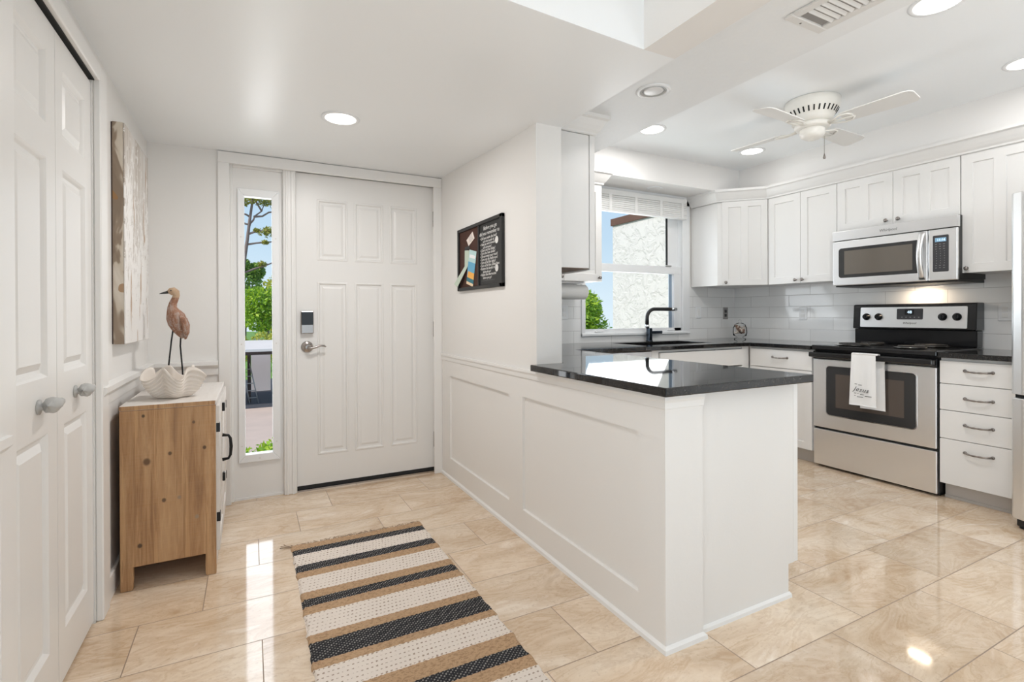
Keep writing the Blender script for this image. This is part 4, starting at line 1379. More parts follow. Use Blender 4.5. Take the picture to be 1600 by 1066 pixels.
for i in range(30):
    for _ in range(60):
        a, q = random.uniform(0, 2 * PI), 0.040 * math.sqrt(random.random())
        z = 0.885 + 0.050 + 0.075 * random.random()
        break
    c = Vector((jx + q * math.cos(a), jy + q * math.sin(a), z))
    ax = Vector((random.uniform(-1, 1), random.uniform(-1, 1), random.uniform(-0.6, 0.6)))
    R_ = random.uniform(0.010, 0.015)
    o = obj('seashell', MB().lathe([(R_ * 0.15, -R_), (R_ * 0.6, -R_ * 0.6), (R_, 0), (R_ * 0.75, R_ * 0.5), (R_ * 0.3, R_ * 1.1), (R_ * 0.05, R_ * 1.5)], c, ax, 12), ('sh1', 'sh2', 'sh1', 'sh3', 'sh2')[i % 5], None, c)
    tag(o, 'small seashell heaped inside the glass jar in the counter corner', 'seashell', 'seashells in the glass jar')

# ------------------------------------------------------------------ ceiling fan
fx, fy = 3.108, 1.934
fn = thing('ceiling_fan', 'white four blade ceiling fan hugging the kitchen ceiling', 'ceiling fan', (fx, fy, 2.18))
hs = obj('motor_housing', MB().lathe([(0.140, 2.4395), (0.152, 2.436), (0.152, 2.405), (0.149, 2.398), (0.149, 2.392), (0.145, 2.38), (0.122, 2.342), (0.112, 2.330), (0.112, 2.305), (0.060, 2.300)], (fx, fy, 0), (0, 0, 1), 40), 'fanwhite', fn)
for i in range(30):
    a = 2 * PI * i / 30
    d, t_ = Vector((math.cos(a), math.sin(a), 0)), Vector((-math.sin(a), math.cos(a), 0))
    p0 = Vector((fx, fy, 2.344)) + d * 0.1240
    p1 = Vector((fx, fy, 2.372)) + d * 0.1412
    n_ = Vector((d.x, d.y, -0.6)).normalized() * 0.0012
    v_ = [p0 - t_ * 0.004 + n_, p0 + t_ * 0.004 + n_, p1 + t_ * 0.004 + n_, p1 - t_ * 0.004 + n_]
    v_ += [q - n_ * 2.5 for q in v_]
    obj('vent_slot', MB().raw(v_, [(0, 1, 2, 3), (7, 6, 5, 4), (0, 4, 5, 1), (1, 5, 6, 2), (2, 6, 7, 3), (3, 7, 4, 0)]), 'gap', hs)
obj('flywheel', MB().lathe([(0.05, 2.300), (0.098, 2.298), (0.100, 2.280), (0.092, 2.268), (0.05, 2.266)], (fx, fy, 0), (0, 0, 1), 36), 'fanwhite', fn)
obj('switch_cup', MB().lathe([(0.068, 2.267), (0.070, 2.262), (0.070, 2.238), (0.064, 2.222), (0.040, 2.206), (0.012, 2.202), (0.010, 2.196)], (fx, fy, 0), (0, 0, 1), 32), 'fanwhite', fn)
ch = obj('pull_chain', MB().tube([(fx + 0.040, fy - 0.05, 2.215), (fx + 0.040, fy - 0.05, 2.105)], 0.0016, 6), 'pewter', fn)
obj('chain_pendant', MB().lathe([(0.002, 0.034), (0.006, 0.018), (0.0085, 0.008), (0.006, 0.0)], (fx + 0.040, fy - 0.05, 2.076), (0, 0, 1), 12), 'pewter', ch)
for i in range(4):
    a = math.radians(4 + 90 * i)
    d, t_ = Vector((math.cos(a), math.sin(a), 0)), Vector((-math.sin(a), math.cos(a), 0))
    pit = 0.20
    tt = t_ * math.cos(pit) - Vector((0, 0, 1)) * math.sin(pit)
    up_ = d.cross(tt)
    c0 = Vector((fx, fy, 2.283))
    out = [(0.175, -0.050), (0.20, -0.056), (0.50, -0.066), (0.525, -0.060), (0.54, -0.040), (0.54, 0.040), (0.525, 0.060), (0.50, 0.066), (0.20, 0.056), (0.175, 0.050)]
    k = len(out)
    vv = [c0 + d * u + tt * v + up_ * 0.003 for u, v in out] + [c0 + d * u + tt * v - up_ * 0.003 for u, v in out]
    ff = [tuple(range(k)), tuple(range(2 * k - 1, k - 1, -1))] + [(j, k + j, k + (j + 1) % k, (j + 1) % k) for j in range(k)]
    bd = obj('blade', MB().raw(vv, ff), 'blade', fn)
    br = MB()
    for s in (-1, 1):
        br.tube([c0 + d * 0.090 + tt * 0.010 * s - up_ * 0.004, c0 + d * 0.135 + tt * 0.022 * s - up_ * 0.010, c0 + d * 0.175 + tt * 0.044 * s - up_ * 0.008, c0 + d * 0.215 + tt * 0.040 * s - up_ * 0.007, c0 + d * 0.235 + tt * 0.012 * s - up_ * 0.007], 0.0055, 8)
    br.tube([c0 + d * 0.085 - up_ * 0.005, c0 + d * 0.235 - up_ * 0.008], 0.006, 8)
    obj('blade_iron', br, 'fanwhite', bd)

# ------------------------------------------------------------------ recessed lights, vent
def downlight(x, y, z, r_, label, lit=True, power=9.0, col=(1.0, 0.975, 0.95), group=None):
    t = thing('recessed_light', label, 'light', (x, y, z), group)
    obj('trim_ring', MB().lathe([(r_, 0.004), (r_ + 0.016, 0.002), (r_ + 0.018, -0.004), (r_ + 0.004, -0.007), (r_ - 0.002, -0.004), (r_ - 0.002, 0.004)], (x, y, z), (0, 0, 1), 36, cap=False), 'plastic', t)
    if lit:
        obj('lens', MB().lathe([(0.001, -0.0045), (r_ - 0.001, -0.0045), (r_ - 0.001, -0.001), (0.001, -0.001)], (x, y, z), (0, 0, 1), 36), 'lens', t)
        l_ = bpy.data.lights.new('lamp', 'AREA')
        l_.shape = 'DISK'
        l_.size = r_ * 2
        l_.energy = power
        l_.color = col
        lo = bpy.data.objects.new('lamp', l_)
        COL.objects.link(lo)
        lo.parent = t
        lo.location = (0, 0, -0.012)
    return t
downlight(0.395, 2.555, zc(0.395, 2.555), 0.072, 'lit recessed ceiling light in the entry before the door', power=8)
downlight(2.550, 2.742, 2.44, 0.080, 'lit recessed light at the far left of the kitchen ceiling', power=5)
downlight(3.612, 2.742, 2.44, 0.080, 'lit recessed light behind the fan near the ceiling corner', power=0.6)
downlight(2.595, 1.075, 2.44, 0.085, 'lit recessed light beside the ceiling vent at the top edge', power=8.5)
downlight(3.630, 1.115, 2.44, 0.080, 'lit recessed light above the refrigerator at the right edge', power=1.4)
t = downlight(1.766, 1.890, 2.22, 0.066, 'unlit recessed light in the textured soffit with a grey baffle', lit=False)
obj('baffle', MB().lathe([(0.066, -0.003), (0.050, 0.0), (0.050, 0.0008), (0.066, 0.001)], (1.766, 1.890, 2.2185), (0, 0, 1), 30, cap=False), 'can', t)
obj('bulb', MB().lathe([(0.052, -0.0005), (0.040, -0.004), (0.020, -0.006), (0.002, -0.0065)], (1.766, 1.890, 2.2185), (0, 0, 1), 30), 'bulb', t)
t = downlight(3.130, 3.335, 2.22, 0.050, 'small unlit round light in the soffit over the window', lit=False)
obj('lens', MB().lathe([(0.050, 0.0), (0.046, -0.007), (0.002, -0.009)], (3.130, 3.335, 2.2195), (0, 0, 1), 30), 'vent', t)

vt = thing('air_vent', 'white ceiling air vent with slanted louvers in the textured soffit', 'vent', (1.865, 1.02, 2.22))
VX0, VX1, VY0, VY1 = 1.761, 1.969, 0.80, 1.201
v_ = MB()
bw = 0.034
for (a, b, c, d) in ((VX0, VX1, VY1 - bw, VY1), (VX0, VX1, VY0, VY0 + bw), (VX0, VX0 + bw, VY0 + bw, VY1 - bw), (VX1 - bw, VX1, VY0 + bw, VY1 - bw)):
    v_.box(a, b, c, d, 2.208, 2.2195, 0.003)
obj('frame', v_, 'vent', vt)
obj('duct', MB().box(VX0 + bw, VX1 - bw, VY0 + bw, VY1 - bw, 2.2165, 2.2193), 'ventdark', vt)
y = VY1 - bw - 0.035
while y > VY0 + bw + 0.01:
    obj('louver', MB().raw([(VX0 + bw, y, 2.2085), (VX1 - bw, y, 2.2085), (VX1 - bw, y - 0.010, 2.2165), (VX0 + bw, y - 0.010, 2.2165), (VX0 + bw, y - 0.002, 2.2085), (VX1 - bw, y - 0.002, 2.2085), (VX1 - bw, y - 0.012, 2.2165), (VX0 + bw, y - 0.012, 2.2165)],
        [(0, 1, 2, 3), (7, 6, 5, 4), (0, 4, 5, 1), (2, 6, 7, 3), (0, 3, 7, 4), (1, 5, 6, 2)]), 'vent', vt)
    y -= 0.024
obj('screw', MB().lathe([(0.004, 0), (0.003, -0.002)], ((VX0 + VX1) / 2 - 0.03, VY1 - 0.015, 2.208), (0, 0, 1), 8), 'pewter', vt)

# ------------------------------------------------------------------ message board on the dividing wall
mb_ = thing('message_board', 'black framed cork and checklist board on the dividing wall', 'board', (XH0, 2.748, 1.274))
BY0, BY1, BZ0, BZ1 = 2.424, 3.074, 1.275, 1.668
bx0 = XH0 - 0.020
f_ = MB()
f_.box(bx0, XH0 - 0.0005, BY0, BY1, BZ0, BZ0 + 0.020, 0.002).box(bx0, XH0 - 0.0005, BY0, BY1, BZ1 - 0.020, BZ1, 0.002)
f_.box(bx0, XH0 - 0.0005, BY0, BY0 + 0.028, BZ0, BZ1, 0.002).box(bx0, XH0 - 0.0005, BY1 - 0.022, BY1, BZ0, BZ1, 0.002).box(bx0 + 0.002, XH0 - 0.0005, 2.738, 2.752, BZ0 + 0.01, BZ1 - 0.01, 0.002)
obj('frame', f_, 'board', mb_)
obj('cork_panel', MB().box(XH0 - 0.010, XH0 - 0.0008, 2.750, BY1 - 0.020, BZ0 + 0.018, BZ1 - 0.018), 'cork', mb_)
cp = obj('checklist_panel', MB().box(XH0 - 0.010, XH0 - 0.0008, BY0 + 0.026, 2.740, BZ0 + 0.018, BZ1 - 0.018), 'board', mb_)
tx = MB()
xx = XH0 - 0.0106
def line(s, size, y, z, al='LEFT'):
    tx.text(s, size, (xx, y, z), (0, -1, 0), (0, 0, 1), depth=0.0003, align=al, shear=0.12)
line('Before you go', 0.031, 2.592, 1.611, 'CENTER')
line('did you remember to...', 0.031, 2.592, 1.581, 'CENTER')
rows = [('Did you make the bed?', 0), ('and check under it?', 1), ('Hang up wet towels?', 0), ('and swimsuits?', 1), ('Clean out the fridge?', 0), ('Turn the heat down?', 0), ('Throw away your trash?', 0),
        ('Turn out the bathroom?', 0), ('Turn off all the lights?', 0), ('Turn off all the ceiling fans?', 0), ('Return the books to the', 0), ('full bookcase?', 1), ('Adjust the thermostat', 0), ('before you go?', 1)]
z = 1.557
for s, ind in rows:
    line(('' if ind else '\u2022 ') + s, 0.0195 if ind else 0.0225, 2.728 - 0.04 * ind, z)
    z -= 0.0165 if ind else 0.0178
obj('lettering', tx, 'boardtext', cp)
tx = MB()
for yy, zz in ((2.505, 1.535), (2.505, 1.380)):
    tx.lathe([(0.020, 0), (0.020, 0.0005)], (XH0 - 0.0100, yy, zz), (-1, 0, 0), 20)
obj('round_stickers', tx, 'boardtext', cp)
tx = MB()
tx.box(XH0 - 0.0104, XH0 - 0.0100, 2.53, 2.72, 1.318, 1.321)
obj('faint_line', tx, 'boarddim', cp)
# papers pinned to the cork
def sheet(pts_, x0, th, name, mat, label):
    o = obj(name, MB().prism(pts_, 'x', x0 - th, x0), mat, None, (x0, sum(p[0] for p in pts_) / len(pts_), sum(p[1] for p in pts_) / len(pts_)))
    return tag(o, label, 'paper')
nt = sheet([(2.840, 1.628), (2.810, 1.584), (2.902, 1.548), (2.936, 1.588)], XH0 - 0.0105, 0.001, 'note_card', 'note', 'small tilted cream note pinned at the top of the cork')
nl = MB()
for k in range(4):
    nl.raw([(XH0 - 0.0118, 2.903 - 0.012 * 0 - k * 0.006, 1.596 - k * 0.0085), (XH0 - 0.0118, 2.850 - k * 0.006, 1.615 - k * 0.0085), (XH0 - 0.0118, 2.849 - k * 0.006, 1.612 - k * 0.0085), (XH0 - 0.0118, 2.902 - k * 0.006, 1.593 - k * 0.0085)], [(0, 1, 2, 3)])
obj('writing', nl, 'greyink', nt)
lf = thing('leaflet', 'pale green folded leaflet bending out from the cork panel', 'leaflet', (XH0 - 0.012, 2.94, 1.42))
xb = XH0 - 0.0105
vv = [(xb, 2.965, 1.528), (xb, 2.892, 1.520), (xb, 2.905, 1.432), (xb, 2.968, 1.428), (xb - 0.030, 3.02, 1.298), (xb - 0.030, 3.075, 1.322)]
vv += [(a - 0.0012, b, c) for a, b, c in vv]
obj('sheet', MB().raw(vv, [(0, 1, 2, 3), (3, 2, 4, 5), (6, 9, 8, 7), (9, 11, 10, 8), (0, 6, 7, 1), (1, 7, 8, 2), (2, 8, 10, 4), (4, 10, 11, 5), (5, 11, 9, 3), (3, 9, 6, 0)]), 'mint', lf)
obj('dark_edge', MB().box(xb - 0.0018, xb - 0.0012, 2.885, 2.962, 1.526, 1.548), 'board', lf)
br = thing('brochure', 'blue and orange beach brochure pinned to the lower cork', 'brochure', (XH0 - 0.012, 2.86, 1.41))
A, B_, C_, D_ = Vector((xb - 0.002, 2.884, 1.524)), Vector((xb - 0.002, 2.775, 1.500)), Vector((xb - 0.002, 2.832, 1.292)), Vector((xb - 0.002, 2.935, 1.318))
def strip(t0, t1, name, mat, parent, s0=0.0, s1=1.0, off=0.0):
    L0, L1, R0, R1 = A.lerp(D_, t0), A.lerp(D_, t1), B_.lerp(C_, t0), B_.lerp(C_, t1)
    p_ = [L0.lerp(R0, s0), L0.lerp(R0, s1), L1.lerp(R1, s1), L1.lerp(R1, s0)]
    p_ = [q - Vector((off, 0, 0)) for q in p_]
    p_ += [q - Vector((0.0008, 0, 0)) for q in p_]
    return obj(name, MB().raw(p_, [(0, 1, 2, 3), (7, 6, 5, 4), (0, 4, 5, 1), (1, 5, 6, 2), (2, 6, 7, 3), (3, 7, 4, 0)]), mat, parent)
cv = strip(0, 1, 'cover', 'seafoam', br)
strip(0.13, 0.22, 'title_band', 'plastic', cv, 0.12, 0.88, 0.0009)
strip(0.34, 0.70, 'sea_picture', 'sea', cv, 0.0, 1.0, 0.0009)
strip(0.62, 0.80, 'orange_picture', 'orange', cv, 0.1, 1.0, 0.0012)
strip(0.80, 0.92, 'teal_band', 'navy', cv, 0.0, 1.0, 0.0009)
strip(0.92, 1.0, 'sand_band', 'sand', cv, 0.0, 1.0, 0.0009)

# ------------------------------------------------------------------ canvas
cv = thing('canvas_painting', 'tall pale textured abstract canvas on the left entry wall', 'painting', (-0.48, 2.88, 1.005))
obj('painted_face', MB().box(-0.4645, -0.4585, 2.612, 3.152, 1.005, 1.927, 0.002), canvas_mat(), cv)
obj('wrapped_edge', MB().box(-0.5001, -0.4647, 2.612, 3.152, 1.005, 1.927), canvas_edge_mat(), cv)
obj('stretcher', MB().box(-0.5045, -0.5002, 2.612, 3.14, 1.006, 1.925), 'darkwood', cv)  # coloured dark to draw the dark line between canvas and wall

# ------------------------------------------------------------------ wooden chest
CX0, CX1, CY0, CY1 = -0.471, -0.134, 2.545, 3.235
kn = [(-0.391, 2.545, 0.71, 0.010, (0.05, 0.03, 0.02)), (-0.380, 2.545, 0.52, 0.022, (0.10, 0.05, 0.025)), (-0.30, 2.545, 0.545, 0.012, (0.10, 0.055, 0.03)),
      (-0.322, 2.545, 0.352, 0.013, (0.09, 0.05, 0.03)), (-0.268, 2.545, 0.355, 0.012, (0.30, 0.22, 0.15)), (-0.205, 2.545, 0.262, 0.013, (0.32, 0.25, 0.18)),
      (-0.176, 2.545, 0.555, 0.012, (0.09, 0.05, 0.03)), (-0.405, 2.545, 0.178, 0.014, (0.05, 0.03, 0.02)), (-0.215, 2.545, 0.668, 0.010, (0.12, 0.07, 0.04))]
ch = thing('wooden_chest', 'rustic pine chest with whitewashed doors against the left wall', 'chest', (-0.30, 2.89, 0))
# knots are given in the chest's own coordinates
kn_l = [(a + 0.30, b - 2.89, c, d, e_) for a, b, c, d, e_ in kn]
pine = wood('weathered_pine', (0.62, 0.38, 0.185), (0.49, 0.265, 0.108), (0.20, 0.09, 0.034), kn_l)
white = wood('whitewashed_pine', (0.66, 0.60, 0.54), (0.60, 0.54, 0.48), (0.45, 0.38, 0.32), (), 'y', 0.75)
def leg_side(y0, y1):
    return MB().prism([(CX0, 0.0), (CX0 + 0.040, 0.0), (CX0 + 0.043, 0.012), (CX0 + 0.0445, 0.05), (CX0 + 0.043, 0.094), (CX1 - 0.040, 0.094), (CX1 - 0.041, 0.05), (CX1 - 0.040, 0.010), (CX1 - 0.037, 0.0), (CX1, 0.0), (CX1, 0.735), (CX0, 0.735)], 'y', y0, y1, 0.002)
obj('side_panel', leg_side(CY0, CY0 + 0.022), pine, ch)
obj('side_panel', leg_side(CY1 - 0.022, CY1), pine, ch)
obj('top_board', MB().box(CX0, CX1 + 0.004, CY0 - 0.001, CY1 + 0.001, 0.7355, 0.756, 0.002), white, ch)
obj('top_edge', MB().box(CX0, CX1 - 0.002, CY0 - 0.002, CY0 - 0.0011, 0.737, 0.754), pine, ch)
obj('back_panel', MB().box(CX0 + 0.002, CX0 + 0.010, CY0 + 0.023, CY1 - 0.023, 0.015, 0.735), pine, ch)  # carried down near the floor to darken the space underneath
obj('shade_board', MB().box(CX1 - 0.016, CX1 - 0.002, CY0 + 0.023, CY1 - 0.023, 0.012, 0.096), white, ch)  # unseen board added to keep the space under the chest dark
obj('bottom_shelf', MB().box(CX0 + 0.011, CX1 - 0.02, CY0 + 0.023, CY1 - 0.023, 0.094, 0.112), pine, ch)
mid = (CY0 + CY1) / 2
for i, (a, b) in enumerate(((CY0 + 0.004, mid - 0.002), (mid + 0.002, CY1 - 0.004))):
    FC = frame((CX1 + 0.014, 0, 0), (0, 1, 0), (0, 0, 1), (1, 0, 0))
    dd = obj('door', MB().plate(FC, a, b, 0.100, 0.730, 0.0135, [(a + 0.05, b - 0.05, 0.155, 0.675)], [(0, 0), (0.004, -0.006)]), white, ch)
    hy = a - 0.001 if i == 0 else b - 0.028
    for z0 in (0.615, 0.225):
        obj('hinge', MB().box(CX1 + 0.002, CX1 + 0.0165, hy, hy + 0.03, z0, z0 + 0.040, 0.001), 'iron', dd)
    hy = 2.80 if i == 0 else mid + 0.05
    if i == 0:
        hx = CX1 + 0.014
        obj('handle', MB().tube([(hx, hy, 0.430), (hx + 0.026, hy, 0.434), (hx + 0.034, hy, 0.450), (hx + 0.037, hy, 0.490), (hx + 0.034, hy, 0.530), (hx + 0.026, hy, 0.545), (hx, hy, 0.549)],
            [0.008, 0.006, 0.0065, 0.008, 0.0065, 0.006, 0.008], 10), 'iron', dd)
        obj('latch', MB().box(hx, hx + 0.012, hy - 0.012, hy + 0.012, 0.33, 0.37, 0.002).box(hx, hx + 0.012, hy - 0.012, hy + 0.012, 0.665, 0.705, 0.002), 'iron', dd)

# shell bowl
bx, by, bz = -0.305, 2.720, 0.7562
vv, ff = [], []
NS, NR = 160, 24
def bowl_pt(t, k, inner):
    a = 2 * PI * k / NS
    lob = math.cos(5 * a + 0.9)
    rim_r = 0.104 + 0.022 * lob
    h = 0.112 + 0.026 * math.cos(5 * a + 0.9 + 2.2)
    r_ = 0.034 + (rim_r - 0.034) * (t ** 0.62)
    z_ = h * (t ** 1.7)
    rid = 0.0034 * math.sin(t * 58 + 4.0 * math.sin(2.5 * a)) * t ** 0.7 if not inner else 0
    if inner:
        r_ -= 0.010
        z_ = 0.010 + (h - 0.010) * (t ** 1.7)
    return (bx + (r_ + rid) * math.cos(a) * 1.02, by + (r_ + rid) * math.sin(a) * 0.98, bz + z_)
for inner in (0, 1):
    for i in range(NR * (3 if not inner else 1) + 1):
        t = i / (NR * (3 if not inner else 1))
        for k in range(NS):
            vv.append(bowl_pt(t, k, inner))
n1, n2 = NR * 3 + 1, NR + 1
for i in range(n1 - 1):
    for k in range(NS):
        ff.append((i * NS + k, i * NS + (k + 1) % NS, (i + 1) * NS + (k + 1) % NS, (i + 1) * NS + k))
o0 = n1 * NS
for i in range(n2 - 1):
    for k in range(NS):
        ff.append((o0 + i * NS + k, o0 + (i + 1) * NS + k, o0 + (i + 1) * NS + (k + 1) % NS, o0 + i * NS + (k + 1) % NS))
for k in range(NS):
    ff.append(((n1 - 1) * NS + k, (n1 - 1) * NS + (k + 1) % NS, o0 + (n2 - 1) * NS + (k + 1) % NS, o0 + (n2 - 1) * NS + k))
ff.append(tuple(range(NS))[::-1])
ff.append(tuple(o0 + k for k in range(NS)))
o = obj('shell_bowl', MB().raw(vv, ff, True), 'shell', None, (bx, by, bz))
tag(o, 'cream ridged giant clam shaped bowl on the wooden chest', 'bowl')

# wading bird figure standing behind the bowl
bird = thing('bird_figurine', 'carved brown wading bird with wire legs behind the shell bowl', 'figurine', (-0.32, 2.95, 0.756))
M['carved'] = None
def carved():
    m, n, l, b = new_mat('carved_driftwood')
    g = G(n, l)
    p = g.obj()
    f = g.noise(g.map(p, (30, 30, 14)), 1.6, 5, 0.7, 0.6)
    c = g.ramp(f, [(0.3, (0.15, 0.07, 0.05)), (0.48, (0.30, 0.15, 0.09)), (0.58, (0.36, 0.27, 0.23)), (0.74, (0.46, 0.38, 0.33))])
    z_ = g.xyz(p)[2]
    c = g.mix(g.m('MULTIPLY', g.m('GREATER_THAN', z_, 0.455), 0.75), c, (0.52, 0.38, 0.25))
    l.new(c, b.inputs['Base Color'])
    b.inputs['Roughness'].default_value = 0.8
    l.new(g.bump(f, 0.5, 0.004), b.inputs['Normal'])
    return m
M['carved'] = carved()
by_ = 2.95
body = MB()
# spine from rump to head, radii along the way
sp = [(-0.292, 1.012, 0.006), (-0.295, 1.030, 0.020), (-0.302, 1.055, 0.033), (-0.312, 1.090, 0.042), (-0.322, 1.120, 0.040), (-0.331, 1.145, 0.028), (-0.335, 1.165, 0.020), (-0.331, 1.185, 0.0165), (-0.323, 1.205, 0.015), (-0.318, 1.222, 0.015), (-0.321, 1.234, 0.019), (-0.331, 1.242, 0.021), (-0.343, 1.241, 0.017), (-0.351, 1.238, 0.009)]
body.tube([(x, by_, z) for x, z, r_ in sp], [r_ for x, z, r_ in sp], 20)
bd = obj('body', body, M['carved'], bird)
wg = MB()
vv, ff = [], []
for s, yo in ((1, -0.026), (-1, 0.026)):
    wg.tube([(-0.302, by_ + yo, 1.122), (-0.288, by_ + yo * 1.15, 1.105), (-0.279, by_ + yo * 1.1, 1.075), (-0.277, by_ + yo * 0.9, 1.040), (-0.281, by_ + yo * 0.6, 1.008)], [0.010, 0.019, 0.021, 0.016, 0.004], 12, flat=0.7)
obj('wings', wg, M['carved'], bird)
obj('beak', MB().tube([(-0.349, by_, 1.238), (-0.368, by_, 1.234), (-0.387, by_, 1.229)], [0.008, 0.005, 0.0012], 10), 'ink', bird)
for yo in (-0.016,):
    obj('eye', MB().lathe([(0.003, 0), (0.002, 0.002)], (-0.338, by_ - 0.0195, 1.245), (0, -1, 0), 8), 'ink', bird)
obj('leg', MB().tube([(-0.330, by_ - 0.012, 1.062), (-0.338, by_ - 0.012, 1.000), (-0.352, by_ - 0.008, 0.860), (-0.357, by_ - 0.005, 0.762)], 0.0036, 8), 'iron', bird)
obj('leg', MB().tube([(-0.300, by_ + 0.012, 1.062), (-0.304, by_ + 0.012, 0.975), (-0.296, by_ + 0.010, 0.866), (-0.291, by_ + 0.010, 0.762)], 0.0036, 8), 'iron', bird)
obj('base', MB().lathe([(0.055, 0), (0.055, 0.006), (0.05, 0.010)], (-0.322, by_, 0.7565), (0, 0, 1), 20), M['carved'], bird)

# ------------------------------------------------------------------ runner rug
RX0, RX1, RY1_, RY0_ = 0.173, 0.810, 2.655, 0.62
stripes = [(2.655, 't'), (2.602, 'b'), (2.544, 'w'), (2.436, 'b'), (2.372, 't'), (2.320, 'w'), (2.193, 't'), (2.137, 'b'), (2.076, 't'), (2.023, 'w'), (1.891, 't'), (1.842, 'b'), (1.739, 't'), (1.694, 'w'), (1.579, 't'), (1.504, 'b'), (1.447, 't'), (1.397, 'w'), (1.29, 't'), (1.24, 'b'), (1.15, 't'), (1.10, 'w'), (0.98, 't'), (0.92, 'b'), (0.82, 't'), (0.76, 'w')]
ORX, ORY = 0.49, 1.64
st_l = [(a - ORY, k) for a, k in stripes]
rmat = rug_mat(RY1_ - ORY, RY0_ - ORY, st_l)
rg_ = thing('runner_rug', 'striped black, cream and jute woven runner rug on the tile floor', 'rug', (ORX, ORY, 0))
NX, NY = 128, 390
vv, ff = [], []
for j in range(NY + 1):
    y = RY1_ + (RY0_ - RY1_) * j / NY
    wob = 0.0035 * math.sin(y * 41) + 0.002 * math.sin(y * 97)
    for i in range(NX + 1):
        s = i / NX
        x = RX0 + (RX1 - RX0) * s + wob * (2 * s - 1) + 0.006 * math.sin(y * 5) * (s - 0.5)
        yy = y + 0.004 * math.sin(x * 9) + 0.003 * math.sin(x * 31 + y * 3)
        z = 0.0065 + 0.0016 * math.sin(i * PI / 2) * (1 if j % 2 else -1) + 0.0012 * (j % 2)
        if i in (0, NX) or j in (0, NY):
            z = 0.001
        vv.append((x, yy, z))
for j in range(NY):
    for i in range(NX):
        a = j * (NX + 1) + i
        ff.append((a, a + NX + 1, a + NX + 2, a + 1))
q = len(vv)
vv += [(RX0, RY1_, 0.0005), (RX1, RY1_, 0.0005), (RX1, RY0_, 0.0005), (RX0, RY0_, 0.0005)]
ff.append((q, q + 1, q + 2, q + 3))
obj('woven_body', MB().raw(vv, ff, True), rmat, rg_)
M['jute'] = pmat('jute_fringe', (0.36, 0.26, 0.18), 0.95, var=0.3, bscale=200)
fg = MB()
for i in range(100):
    x = RX0 + (RX1 - RX0) * (i + random.random()) / 100
    ln = random.uniform(0.012, 0.034)
    dx = random.uniform(-0.02, 0.02)
    fg.tube([(x, RY1_ - 0.004, 0.005), (x + dx * 0.5, RY1_ + ln * 0.6, 0.004), (x + dx, RY1_ + ln, 0.002)], 0.0011, 4)
for dx_, dy_ in ((-0.045, 0.035), (-0.03, 0.05), (-0.05, 0.015)):
    fg.tube([(RX0 + 0.005, RY1_ - 0.004, 0.005), (RX0 + dx_ * 0.6, RY1_ + dy_ * 0.4, 0.004), (RX0 + dx_, RY1_ + dy_, 0.002)], 0.0015, 4)
fgo = obj('fringe', fg, 'jute', rg_)
fgo['kind'] = 'stuff'

# ------------------------------------------------------------------ outside
GZ = -2.7
struct('ground_lawn', MB().box(-60, 60, 3.9, 140, GZ - 0.2, GZ), 'grass')
struct('ground_driveway', MB().box(-30, 24, 9.5, 23.4, GZ, GZ + 0.02), 'drive')
struct('ground_asphalt', MB().box(-30, 24, 23.4, 34, GZ, GZ + 0.03), 'asphalt')
struct('wall_outside_wing', MB().box(4.30, 4.6, 3.64, 5.37, GZ, 2.30), 'stucco')
struct('trim_8', MB().box(4.275, 4.66, 3.66, 5.385, 2.30, 2.39), 'fascia')
struct('floor_landing', MB().box(-1.5, 4.30, 3.645, 4.10, -0.22, -0.04), 'conc')

cpt = thing('carport', 'flat roofed carport with pinkish wall across the driveway', 'carport', (0.5, 29, GZ))
obj('roof_slab', MB().prism([(23.9, -0.36), (23.9, -0.30), (27.6, -0.06), (27.6, -0.12)], 'x', -8, 9), 'roof', cpt)
obj('fascia', MB().box(-8, 9, 23.86, 23.9, -0.52, -0.38), 'darkwood', cpt)
obj('gutter', MB().box(-8, 9, 23.80, 23.9, -0.38, -0.28), 'vent', cpt)
obj('wall', MB().box(0.05, 0.93, 28.6, 28.8, GZ + 0.03, -0.42), 'carwall', cpt)
for x in (-0.10, 5.5):
    obj('post', MB().box(x, x + 0.13, 25.0, 25.13, GZ + 0.03, -0.42), 'darkwood', cpt)
ld = thing('ladder', 'metal ladder leaning on the carport post', 'ladder', (0.15, 25.4, GZ))
L0, L1 = Vector((0.32, 24.6, GZ + 0.03)), Vector((-0.02, 24.95, -0.95))
Lo = Vector((-0.34, 0, 0))
for s in (0, 1):
    obj('rail', MB().tube([L0 + Lo * s, L1 + Lo * s * 0.85], 0.028, 6), 'alu', ld)
for i in range(5):
    t = (i + 0.8) / 5.6
    p = L0.lerp(L1, t)
    obj('rung', MB().tube([p, p + Lo], 0.020, 6), 'alu', ld)

